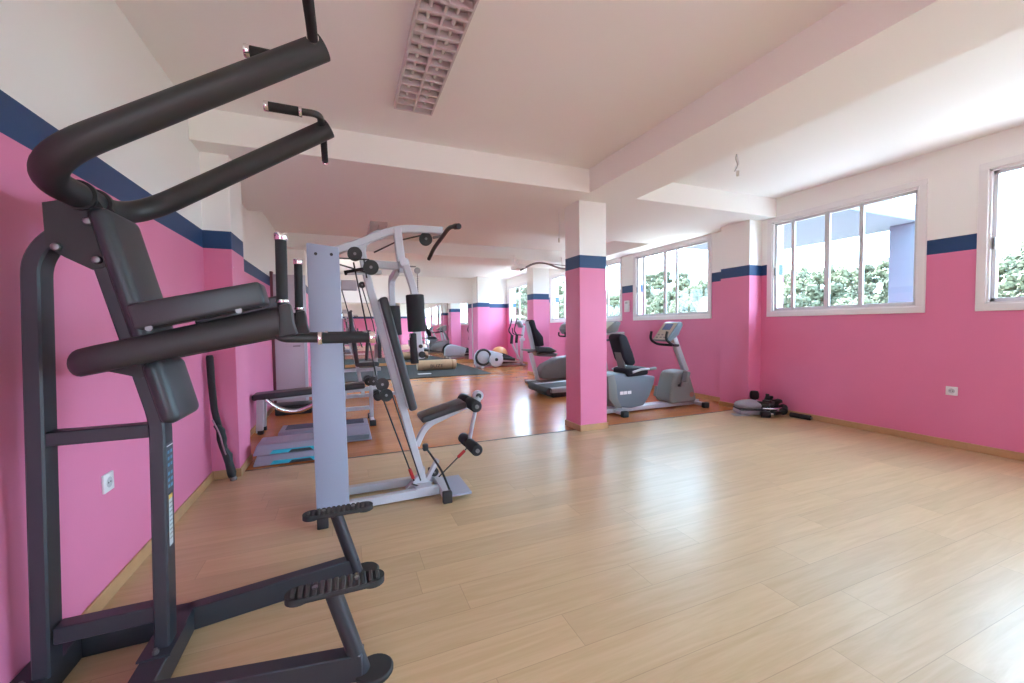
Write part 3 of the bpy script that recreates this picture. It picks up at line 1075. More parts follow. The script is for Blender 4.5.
def multi_gym():
    YM = 3.2
    t = thing('multi_gym', 'pale grey multi-gym with tall weight shroud in the middle of the room', 'exercise machine', (0.25, YM, 0))
    b = B()
    b.bar((-0.16, 2.90, 0.06), (-0.16, 3.50, 0.06), 0.06, 0.05)
    b.bar((-0.17, 3.075, 0.045), (0.68, 3.10, 0.045), 0.055, 0.06)
    b.bar((-0.17, 3.36, 0.045), (0.68, 3.36, 0.045), 0.055, 0.06)
    b.bar((0.675, 2.94, 0.055), (0.675, 3.48, 0.055), 0.06, 0.055)
    b.make('base_frame', OFFW, t)
    for x, y in ((-0.16, 2.885), (-0.16, 3.51), (0.675, 2.93), (0.675, 3.49)):
        B().span((x - 0.034, y - 0.022, 0.0), (x + 0.034, y + 0.022, 0.085), 0.006, 2).make('foot_cap', RUBBER, t)
    B().span((0.70, 2.93, 0.035), (0.865, 3.32, 0.052), 0.004, 1).make('foot_plate', LILAC, t)
    # shroud
    for y, nm in ((2.995, 'shroud_panel'), (3.40, 'shroud_panel')):
        p = B().prism([(-0.203, 0.055), (0.004, 0.055), (-0.018, 1.848), (-0.215, 1.865)], 'y', y, y + 0.035, 0.006, 2).make(nm, LILAC, t)
        for x in (-0.16, -0.065):
            B().cyl((x, y - 0.001, 1.795), (x, y - 0.007, 1.795), 0.010, 12).make('bolt', RUBBER, p)
    ws = B()
    for k in range(11):
        ws.span((-0.19, 3.09, 0.14 + k * 0.052), (-0.02, 3.35, 0.187 + k * 0.052), 0.004, 1)
    ws.make('weight_stack', CHARB, t)
    for y in (3.15, 3.29):
        B().cyl((-0.105, y, 0.08), (-0.105, y, 1.84), 0.011, 12).make('guide_rod', CHROME, t)
    # mast and top beam
    b = B()
    b.sweep(fillet([(0.555, YM, 0.05), (0.165, YM, 1.68), (0.125, YM, 1.92), (0.27, YM, 2.01)], [0.25, 0.13], 9), rect(0.055, 0.055), (0, 1, 0))
    b.make('mast', OFFW, t)
    b = B()
    b.sweep(fillet([(-0.17, YM, 1.80), (0.10, YM, 1.915), (0.40, YM, 2.052), (0.735, YM, 2.058)], [0.05, 0.12], 7), rect(0.055, 0.062), (0, 1, 0))
    b.make('top_beam', OFFW, t)
    b = B()
    b.sweep(fillet([(0.390, YM, 2.05), (0.402, YM, 1.90), (0.425, YM, 1.72)], 0.08, 4), rect(0.06, 0.07), (0, 1, 0))
    b.make('front_hanger', OFFW, t)
    B().bar((0.16, YM, 1.775), (0.42, YM, 1.765), 0.055, 0.055).make('cross_tube', OFFW, t)
    B().bar((0.03, YM - 0.02, 1.70), (0.27, YM - 0.02, 1.715), 0.03, 0.03).make('rear_lever', OFFW, t)
    B().cyl((0.012, YM - 0.02, 1.698), (0.17, YM - 0.02, 1.735), 0.017, 14, bev=0.003).make('lever_grip', FOAM, t)
    # press arms
    for nm, pts, z0, z1, rr in (('near', [(0.430, 3.13, 1.79), (0.445, 3.06, 1.70), (0.474, 2.97, 1.555), (0.487, 2.97, 1.25), (0.512, 2.97, 1.075)], 1.27, 1.535, 0.064),
                                ('far', [(0.415, 3.26, 1.79), (0.395, 3.42, 1.735), (0.382, 3.60, 1.71), (0.385, 3.60, 1.48), (0.41, 3.60, 1.05)], 1.235, 1.485, 0.062)):
        a = B()
        a.sweep(fillet(pts, 0.07, 6), rect(0.045, 0.05), (1, 0, 0.2))
        arm = a.make('press_arm', OFFW, t)
        q = [Vector(p) for p in pts]

        def at(z):
            for u, v in zip(q, q[1:]):
                if v.z <= z <= u.z:
                    return u + (v - u) * ((u.z - z) / (u.z - v.z))
            return q[-1]
        B().cyl(at(z1), at(z0), rr, 24, bev=0.008).make('foam_roller', FOAM, arm)
        e = at(1.16)
        B().cyl(e + Vector((-0.04, 0.0, 0.10)), e + Vector((-0.035, 0.0, -0.12)), 0.029, 16, bev=0.006).make('hand_grip', FOAM, arm)
        B().bar(e + Vector((-0.07, 0, 0.08)), e + Vector((0.0, 0, 0.09)), 0.03, 0.03).make('grip_bracket', OFFW, arm)
        for z, r in ((1.165, 0.014), (1.105, 0.024)):
            c = at(z)
            B().cyl(c + Vector((0.005, -0.022, 0)), c + Vector((0.005, -0.045, 0)), r, 14, bev=0.003).make('adjuster_knob', RUBBER, arm)
    B().cyl((0.425, 3.08, 1.78), (0.425, 3.32, 1.78), 0.035, 18).make('pivot_tube', OFFW, t)
    # chain with ring on the front
    ch = B()
    ch.tube([(0.475, 3.17, 1.765), (0.52, 3.17, 1.765)], 0.006, 8)
    ch.lathe([(0.016, -0.004), (0.024, -0.004), (0.024, 0.004), (0.016, 0.004)], (0.53, 3.17, 1.735), 'y', 16)
    ch.make('snap_hook', STEEL, t)
    cl = B()
    for k in range(12):
        cl.ball((0.531, 3.17, 1.71 - k * 0.017), 0.008, 1, (0.7, 0.7, 1.2))
    cl.make('chain', STEEL, t)
    # back pad and seat
    d = Vector((0.165 - 0.555, 0, 1.68 - 0.05)).normalized()
    R = Matrix.Rotation(math.atan2(d.x, d.z), 3, 'Y')
    n = Vector((d.z, 0, -d.x))
    mid = Vector((0.555, YM, 0.05)) + d * 1.065 + n * 0.062
    B().box(mid, (0.062, 0.27, 0.87), 0.022, 4, R).make('back_pad', VINYL, t)
    B().box(mid - n * 0.034, (0.012, 0.22, 0.82), 0.002, 1, R).make('pad_board', OFFW, t)
    sd = Vector((0.92, 0, 0.692)) - Vector((0.535, 0, 0.592))
    RS = Matrix.Rotation(-math.atan2(sd.z, sd.x), 3, 'Y')
    B().box((0.705, YM, 0.638), (0.37, 0.23, 0.05), 0.02, 4, RS).make('seat', VINYL, t)
    b = B()
    b.sweep(fillet([(0.50, YM, 0.38), (0.575, YM, 0.53), (0.80, YM, 0.615), (1.02, YM, 0.705)], 0.09, 7), rect(0.045, 0.045), (0, 1, 0))
    b.make('seat_tube', OFFW, t)
    # leg developer
    lv = B()
    lv.sweep(fillet([(1.03, YM + 0.04, 0.745), (0.985, YM + 0.04, 0.55), (0.935, YM + 0.04, 0.33)], 0.05, 4), rect(0.022, 0.045), (0, 1, 0))
    lv.cyl((1.02, YM + 0.02, 0.725), (1.02, YM + 0.06, 0.725), 0.043, 22)
    lev = lv.make('leg_lever', OFFW, t)
    B().cyl((1.02, YM + 0.005, 0.725), (1.02, YM + 0.075, 0.725), 0.022, 16).make('pivot_cap', RUBBER, lev)
    for x, z, y0, y1 in ((0.935, 0.680, 3.0, 3.42), (0.935, 0.335, 3.0, 3.42)):
        B().cyl((x, y0 - 0.012, z), (x, y1 + 0.012, z), 0.016, 12).make('roller_bar', STEEL, lev)
        for a, c in ((y0, YM + 0.015), (YM + 0.065, y1)):
            r = B().lathe([(0.015, a), (0.038, a), (0.046, a + 0.012), (0.046, c - 0.012), (0.038, c), (0.015, c)], (x, 0, z), 'y', 22)
            r.make('foam_roller', FOAM, lev)
    # foot of the mast: gussets, low pulley, cables
    b = B()
    b.bar((0.545, YM, 0.05), (0.665, YM, 0.245), 0.05, 0.03)
    b.bar((0.47, YM, 0.06), (0.60, YM, 0.06), 0.26, 0.05)
    b.prism([(0.41, 0.05), (0.56, 0.05), (0.56, 0.20)], 'y', YM - 0.025, YM + 0.025)
    b.make('mast_foot', OFFW, t)
    pulley(t, (0.645, YM + 0.05, 0.13), 0.034)
    b = B()
    b.tube(fillet([(0.70, 2.96, 0.08), (0.665, 3.06, 0.20), (0.605, YM, 0.30), (0.575, YM + 0.01, 0.345)], 0.06, 5), 0.008, 10)
    b.make('strap', CABLE, t)
    B().box((0.57, YM, 0.355), (0.042, 0.045, 0.055), 0.01, 2).make('pin_knob', RUBBER, t)
    for c, r in (((0.085, 3.13, 1.83), 0.050), ((0.190, 3.10, 1.735), 0.053), ((0.25, 3.12, 0.885), 0.047), ((0.275, 3.11, 0.805), 0.047), ((0.195, 3.22, 0.90), 0.034), ((0.245, 3.25, 0.785), 0.034), ((0.605, YM, 1.985), 0.050)):
        pulley(t, c, r)
    B().bar((0.225, 3.15, 0.92), (0.26, 3.15, 0.77), 0.02, 0.035).make('pulley_bracket', OFFW, t)
    B().bar((0.605, YM + 0.02, 2.06), (0.605, YM + 0.02, 1.975), 0.03, 0.05).make('pulley_bracket', OFFW, t)
    for pts in ([(-0.08, 3.16, 1.80), (0.18, 3.10, 1.79)], [(-0.08, 3.18, 1.775), (0.15, 3.10, 1.70)], [(0.145, 3.13, 1.80), (0.16, 3.10, 1.66)],
                [(0.075, 3.13, 1.77), (0.12, 3.12, 1.50), (0.215, 3.11, 0.90)], [(0.235, 3.12, 0.83), (0.468, 3.15, 0.12)], [(0.318, 3.11, 0.80), (0.52, 3.16, 0.11)],
                [(0.22, YM, 1.86), (0.40, YM, 1.96), (0.60, YM, 2.02)], [(0.66, YM - 0.05, 0.12), (0.90, YM - 0.03, 0.315)], [(0.55, 3.10, 0.06), (0.45, 3.15, 0.10)]):
        B().tube(pts, 0.0055, 8).make('cable', CABLE, t)
    for p, q in (((0.436, 3.145, 0.22), (0.462, 3.15, 0.14)), ((0.82, YM - 0.035, 0.25), (0.88, YM - 0.032, 0.298))):
        B().cyl(p, q, 0.013, 12, bev=0.003).make('cable_stop', REDP, t)
    # lat bar
    lb = B()
    lb.tube(fillet([(0.77, 2.84, 2.015), (0.735, 2.96, 2.035), (0.72, 3.20, 1.99), (0.715, 3.42, 1.965), (0.705, 3.60, 1.90)], 0.10, 6), 0.016, 14)
    lat = lb.make('lat_bar', CHARB, t)
    B().cyl((0.773, 2.83, 2.013), (0.756, 2.89, 2.023), 0.021, 14, bev=0.003).make('bar_end', RUBBER, lat)
    B().bar((0.66, YM, 2.0), (0.74, YM, 2.02), 0.02, 0.02).make('lat_hook', STEEL, t)
    return t


multi_gym()


# ------------------------------------------------------------------ black pole leaning on the left wall
t = thing('leaning_pole', 'black pole in a loose fabric sleeve leaning in the corner of the left pilaster', 'pole', (-0.95, 4.13, 0))
pp = [(-1.045, 4.10, 1.085), (-1.040, 4.105, 0.85), (-1.025, 4.115, 0.62), (-0.992, 4.125, 0.42), (-0.955, 4.13, 0.20), (-0.918, 4.135, 0.012)]
B().tube(pp, 0.022, 12).make('pole', CHARB, t)
sl = B()
sl.tube([(-1.045, 4.10, 1.09), (-1.044, 4.10, 1.07), (-1.040, 4.105, 0.85), (-1.03, 4.112, 0.64), (-1.018, 4.115, 0.55), (-1.0, 4.12, 0.46)],
        [0.022, 0.027, 0.027, 0.025, 0.024, 0.022], 14)
sl.make('upper_sleeve', FOAM, t)
s2 = B()
s2.tube([(-1.02, 4.11, 0.50), (-0.992, 4.115, 0.45), (-0.985, 4.12, 0.37), (-0.982, 4.125, 0.30), (-0.956, 4.13, 0.22), (-0.946, 4.13, 0.16), (-0.93, 4.133, 0.07), (-0.922, 4.135, 0.03)],
        [0.02, 0.031, 0.036, 0.026, 0.035, 0.025, 0.033, 0.024], 12)
for v in s2.bm.verts:
    v.co += Vector((random.uniform(-1, 1), random.uniform(-1, 1), random.uniform(-1, 1))) * 0.006
s2.make('loose_fabric', mat('black nylon', (0.018, 0.018, 0.02), 0.6), t)
B().tube(fillet([(-1.035, 4.075, 0.55), (-0.985, 4.07, 0.42), (-0.97, 4.08, 0.31), (-0.955, 4.09, 0.24)], 0.05, 5), 0.006, 8).make('strap', mat('grey pink webbing', (0.35, 0.22, 0.28), 0.7), t)
B().cyl((-0.917, 4.135, 0.0), (-0.921, 4.135, 0.03), 0.026, 14).make('tip', STEEL, t)


# ------------------------------------------------------------------ weight bench
def bench():
    Y = 5.93
    t = thing('weight_bench', 'low black weight bench with chrome legs against the far left wall', 'bench', (-0.35, Y, 0))
    sl = 0.05
    R = Matrix.Rotation(-sl, 3, 'Y')
    B().box((-0.58, Y, 0.482), (0.98, 0.28, 0.075), 0.026, 4, R).make('back_pad', VINYL, t)
    B().box((0.085, Y, 0.515), (0.32, 0.28, 0.075), 0.026, 4, R).make('seat_pad', VINYL, t)
    b = B()
    b.bar((-1.0, Y, 0.415), (0.30, Y, 0.465), 0.06, 0.055)
    b.bar((-0.55, Y - 0.10, 0.44), (-0.1, Y - 0.10, 0.46), 0.025, 0.025)
    b.bar((-0.15, Y, 0.20), (0.30, Y, 0.20), 0.05, 0.05)
    b.bar((-0.05, Y, 0.20), (0.0, Y, 0.47), 0.045, 0.045)
    b.make('frame', SILVER, t)
    B().tube(fillet([(-0.92, Y - 0.11, 0.43), (-0.78, Y - 0.115, 0.29), (-0.58, Y - 0.115, 0.24), (-0.38, Y - 0.115, 0.32), (-0.26, Y - 0.11, 0.44)], 0.14, 8), 0.028, 14).make('curved_stay', CHROME, t)
    for y in (Y - 0.11, Y + 0.11):
        l = B().bar((-1.0, y, 0.02), (-0.98, y, 0.43), 0.055, 0.075).make('leg', SILVER, t)
        B().span((-1.02, y - 0.03, 0), (-0.955, y + 0.03, 0.05), 0.006, 2).make('foot_cap', RUBBER, l)
    B().bar((-0.97, Y - 0.13, 0.40), (-0.97, Y + 0.13, 0.40), 0.04, 0.04).make('leg_crossbar', SILVER, t)
    fl = B()
    fl.bar((0.325, Y, 0.05), (0.325, Y, 0.60), 0.05, 0.05)
    fl.bar((0.325, Y - 0.24, 0.045), (0.325, Y + 0.24, 0.045), 0.05, 0.045)
    fl.make('front_leg', SILVER, t)
    for y in (Y - 0.25, Y + 0.25):
        B().span((0.285, y - 0.025, 0), (0.365, y + 0.025, 0.075), 0.006, 2).make('foot_cap', RUBBER, t)
    for x, z in ((0.29, 0.585), (0.40, 0.37)):
        B().cyl((x, Y - 0.22, z), (x, Y + 0.22, z), 0.013, 10).make('roller_bar', STEEL, t)
        for a, c in ((Y - 0.21, Y - 0.045), (Y + 0.045, Y + 0.21)):
            B().cyl((x, a, z), (x, c, z), 0.055, 20, bev=0.01).make('foam_roller', FOAM, t)
    B().bar((0.33, Y, 0.37), (0.40, Y, 0.37), 0.03, 0.03).make('roller_bracket', SILVER, t)
    return t


bench()


t = thing('storage_box', 'low black box on the floor below the grey door, behind the bench', 'box', (-0.74, 7.1, 0))
B().box((-0.74, 7.1, 0.065), (0.50, 0.32, 0.13), 0.02, 3).make('box_body', RUBBER, t)
B().box((-0.74, 7.1, 0.135), (0.53, 0.35, 0.03), 0.012, 2).make('lid', CHARB, t)

# ------------------------------------------------------------------ aerobic steps
def aerobic_step(x0, x1, y0, y1, z0, h, label, teal=True, group='aerobic steps on the floor'):
    t = thing('aerobic_step', label, 'aerobic step', ((x0 + x1) / 2, (y0 + y1) / 2, z0), group)
    b = B()
    i = 0.035
    # flared body
    tb = bmesh.new()
    lo = [(x0, y0), (x1, y0), (x1, y1), (x0, y1)]
    hi = [(x0 + i, y0 + 0.02), (x1 - i, y0 + 0.02), (x1 - i, y1 - 0.02), (x0 + i, y1 - 0.02)]
    vl = [tb.verts.new((x, y, z0)) for x, y in lo]
    vh = [tb.verts.new((x, y, z0 + h)) for x, y in hi]
    tb.faces.new(vl)
    tb.faces.new(vh)
    for k in range(4):
        tb.faces.new((vl[k], vl[(k + 1) % 4], vh[(k + 1) % 4], vh[k]))
    bmesh.ops.recalc_face_normals(tb, faces=list(tb.faces))
    bmesh.ops.bevel(tb, geom=list(tb.edges), offset=0.012, segments=3, profile=0.5, affect='EDGES')
    b._merge(tb)
    b.make('platform', STEPG, t)
    if teal:
        f = h * 0.30
        B().prism([(x0 + 0.14, z0 + 0.008), (x1 - 0.14, z0 + 0.008), (x1 - 0.17, z0 + 0.012 + f), (x0 + 0.17, z0 + 0.012 + f)], 'y', y0 - 0.004, y0 + 0.02, 0.003, 1).make('riser_strip', TEAL, t)
        xm = (x0 + x1) / 2 + 0.02
        B().prism([(xm - 0.12, z0 + 0.006), (xm + 0.10, z0 + 0.006), (xm + 0.07, z0 + f + 0.004), (xm - 0.09, z0 + f + 0.004)], 'y', y0 - 0.008, y0 + 0.01, 0.003, 1).make('hand_hole', DARKH, t)
    return t


st1 = aerobic_step(-0.83, -0.03, 4.43, 4.78, 0.0, 0.10, 'grey aerobic step with teal strip, lower of the stacked pair')
st2 = aerobic_step(-0.83, -0.03, 4.435, 4.785, 0.101, 0.10, 'grey aerobic step with teal strip, upper of the stacked pair')
B().span((-0.75, 4.49, 0.201), (-0.11, 4.74, 0.205), 0.002, 1).make('top_mat', STEPG, st2)
st3 = aerobic_step(-0.72, 0.27, 4.96, 5.36, 0.0, 0.185, 'pale grey aerobic step with dark top mat, behind the stacked pair', False)
B().span((-0.63, 5.08, 0.185), (0.19, 5.31, 0.190), 0.002, 1).make('top_mat', STEPT, st3)
B().span((-0.14, 4.95, 0.02), (0.24, 4.97, 0.075), 0.004, 1).make('grey_skirt', GREYB, st3)


# ------------------------------------------------------------------ seated machine at the back
def back_machine():
    Y = 8.0
    t = thing('seated_press_machine', 'grey seated press machine with black pads behind the multi-gym', 'exercise machine', (0.4, Y, 0))
    b = B()
    b.bar((-0.25, Y, 0.05), (1.0, Y, 0.05), 0.07, 0.06)
    b.bar((-0.2, Y - 0.35, 0.05), (-0.2, Y + 0.35, 0.05), 0.07, 0.06)
    b.bar((0.95, Y - 0.35, 0.05), (0.95, Y + 0.35, 0.05), 0.07, 0.06)
    b.make('base_frame', OFFW, t)
    b = B()
    b.bar((0.30, Y, 0.08), (0.08, Y, 1.30), 0.06, 0.06)
    b.bar((-0.05, Y, 0.53), (0.62, Y, 0.53), 0.06, 0.06)
    b.bar((0.50, Y, 0.08), (0.55, Y, 1.0), 0.06, 0.06)
    b.make('upright', OFFW, t)
    B().box((0.155, Y, 1.11), (0.075, 0.30, 1.0), 0.02, 3, Matrix.Rotation(-0.11, 3, 'Y')).make('back_pad', VINYL, t)
    B().box((0.385, Y, 0.635), (0.40, 0.32, 0.075), 0.02, 3).make('seat', VINYL, t)
    B().box((0.60, Y - 0.02, 1.02), (0.065, 0.28, 0.56), 0.02, 3).make('chest_pad', VINYL, t)
    b = B()
    b.tube(fillet([(0.36, Y - 0.25, 0.72), (0.38, Y - 0.25, 1.0), (0.42, Y - 0.25, 1.26)], 0.1, 5), 0.03, 12)
    b.make('press_lever', CHARB, t)
    b = B()
    b.bar((-0.2, Y + 0.1, 0.06), (-0.2, Y + 0.1, 2.15), 0.07, 0.07)
    b.bar((-0.2, Y + 0.1, 2.12), (0.28, Y + 0.1, 2.10), 0.07, 0.07)
    b.make('tower', OFFW, t)
    B().span((-0.03, Y + 0.02, 2.0), (0.24, Y + 0.18, 2.18), 0.01, 1).make('top_box', OFFW, t)
    pulley(t, (0.33, Y + 0.05, 2.10), 0.06)
    for pts in ([(-0.02, Y, 2.0), (0.10, Y, 1.5), (0.30, Y - 0.1, 0.95)], [(0.33, Y, 2.04), (0.50, Y, 1.4), (0.60, Y, 0.8)]):
        B().tube(pts, 0.010, 8).make('cable', CABLE, t)
    B().span((-0.25, Y + 0.05, 0.10), (0.0, Y + 0.35, 0.85), 0.01, 1).make('weight_stack', CHARB, t)
    return t


back_machine()

# ------------------------------------------------------------------ exercise mat and punch bag
MATG = mat('charcoal exercise mat', (0.032, 0.034, 0.033), 0.85, bump=0.2, scale=60)
mo = B().prism([(-0.2, 10.55), (3.70, 10.47), (3.74, 12.3), (3.66, 14.3), (-0.2, 14.3)], 'z', 0.0, 0.018).make('exercise_mat', MATG)
tag(mo, 'large dark grey exercise mat lying in front of the long mirror', 'mat')
TAN = mat('tan leather', (0.50, 0.33, 0.19), 0.5, var=0.15, scale=6)
t = thing('punch_bag', 'tan leather punch bag lying on the dark exercise mat', 'punch bag', (2.55, 12.15, 0.018))
bg_b = B().lathe([(0.06, -0.58), (0.13, -0.58), (0.148, -0.55), (0.152, -0.2), (0.152, 0.3), (0.148, 0.55), (0.13, 0.58), (0.06, 0.58)], (2.55, 12.15, 0.173), 'x', 28)
bag = bg_b.make('leather_body', TAN, t)
B().lathe([(0.1525, 0.44), (0.1535, 0.45), (0.1535, 0.47), (0.1525, 0.48)], (2.55, 12.15, 0.173), 'x', 28).make('seam_band', mat('dark tan stitching', (0.34, 0.20, 0.10), 0.6), bag)
fc = bpy.data.curves.new('bag lettering', 'FONT')
fc.body = 'BUZE'
fc.size = 0.13
fc.extrude = 0.003
fc.align_x = 'CENTER'
fo = bpy.data.objects.new('tmp_text', fc)
C.objects.link(fo)
bpy.context.view_layer.update()
tm = bpy.data.meshes.new_from_object(fo.evaluated_get(bpy.context.evaluated_depsgraph_get()))
bpy.data.objects.remove(fo, do_unlink=True)
tm.transform(Matrix.Translation((2.52, 12.15 - 0.155, 0.11)) @ Matrix.Rotation(PI / 2, 4, 'X') @ Matrix.Diagonal((1.25, 1, 1, 1)))
tm.transform(Matrix.Translation(-Vector(t['_base'])))
tm.name = 'lettering'
tm.materials.clear()
tm.materials.append(mat('dark brown print', (0.05, 0.03, 0.02), 0.6))
lo_ = bpy.data.objects.new('lettering', tm)
C.objects.link(lo_)
lo_.parent = bag
sh = B().box((2.02, 11.25, 0.021), (0.36, 0.16, 0.006), 0.002, 1).make('paper_sheet', SOCK)
tag(sh, 'small white sheet lying on the dark mat in front of the bag', 'paper')


# ------------------------------------------------------------------ elliptical trainer and ball
def elliptical():
    Y = 12.3
    t = thing('elliptical_trainer', 'white and black elliptical trainer by the far window', 'elliptical trainer', (4.7, Y, 0))
    b = B()
    b.bar((3.85, Y, 0.05), (5.45, Y, 0.05), 0.09, 0.06)
    b.bar((3.95, Y - 0.32, 0.04), (3.95, Y + 0.32, 0.04), 0.09, 0.06)
    b.bar((5.40, Y - 0.30, 0.04), (5.40, Y + 0.30, 0.04), 0.09, 0.06)
    b.make('base_frame', SILVER, t)
    B().prism([(3.78, 0.10), (3.80, 0.42), (3.92, 0.56), (4.12, 0.58), (4.55, 0.47), (4.95, 0.33), (5.10, 0.14), (4.9, 0.08)], 'y', Y - 0.10, Y + 0.10, 0.03, 3).make('housing', OFFW, t)
    for x, z, y in ((4.02, 0.34, Y - 0.16), (4.40, 0.26, Y - 0.30)):
        d = B().cyl((x, y, z), (x, y - 0.035, z), 0.235, 34, bev=0.012).make('crank_disc', OFFW, t)
        if x < 4.2:
            B().tube([(x + 0.235 * math.cos(a), y - 0.02, z + 0.235 * math.sin(a)) for a in [2 * PI * k / 40 for k in range(41)]], 0.038, 12).make('disc_rim', RUBBER, d)
        B().cyl((x, y - 0.03, z), (x, y - 0.06, z), 0.05, 16).make('hub', RUBBER if x > 4.2 else SILVER, d)
    for s in (-1, 1):
        p = B()
        p.bar((4.40, Y + s * 0.27, 0.22), (5.30, Y + s * 0.22, 0.16), 0.05, 0.05)
        rail = p.make('pedal_rail', SILVER, t)
        B().box((4.85, Y + s * 0.25, 0.26), (0.42, 0.15, 0.09), 0.03, 3, Matrix.Rotation(0.12, 3, 'Y')).make('pedal', RUBBER, rail)
    B().prism([(4.60, 0.10), (4.72, 0.44), (5.02, 0.30), (5.12, 0.12)], 'y', Y - 0.17, Y + 0.17, 0.02, 2).make('front_cover', RUBBER, t)
    b = B()
    b.sweep(fillet([(5.40, Y, 0.06), (5.42, Y, 0.75), (5.50, Y, 1.32)], 0.2, 5), rect(0.08, 0.07), (0, 1, 0))
    b.make('mast', OFFW, t)
    B().box((5.44, Y, 0.86), (0.13, 0.2, 0.1), 0.02, 2).make('mast_joint', OFFW, t)
    B().box((5.36, Y, 1.36), (0.10, 0.30, 0.22), 0.03, 3, Matrix.Rotation(-0.5, 3, 'Y')).make('console', GREYP, t)
    for s, dx in ((-1, -0.35), (1, 0.05)):
        h = B()
        y = Y + s * 0.27
        h.tube(fillet([(5.36 + dx * 0.35, y, 0.20), (5.30 + dx, y, 0.75), (5.32 + dx, y, 1.0)], 0.2, 6), 0.03, 12)
        arm = h.make('swing_arm', SILVER, t)
        B().cyl((5.29 + dx, y, 0.74), (5.32 + dx, y, 1.02), 0.048, 14, bev=0.01).make('foam_sleeve', FOAM, arm)
        B().tube(fillet([(5.32 + dx, y, 1.0), (5.20 + dx, y - s * 0.03, 1.16), (5.26 + dx, y, 1.30), (5.33 + dx, y, 1.56)], 0.09, 6), 0.021, 12).make('grip', FOAM, arm)
    h = B()
    h.tube(fillet([(5.43, Y - 0.05, 1.0), (5.22, Y - 0.1, 1.02), (5.02, Y - 0.2, 1.06), (5.0, Y - 0.22, 1.25)], 0.08, 6), 0.018, 10)
    h.make('fixed_handle', FOAM, t)
    return t


elliptical()
bo = B().ball((4.98, 13.25, 0.30), 0.30, 4).make('exercise_ball', mat('orange vinyl', (0.62, 0.27, 0.10), 0.45))
tag(bo, 'orange exercise ball behind the elliptical trainer', 'ball')


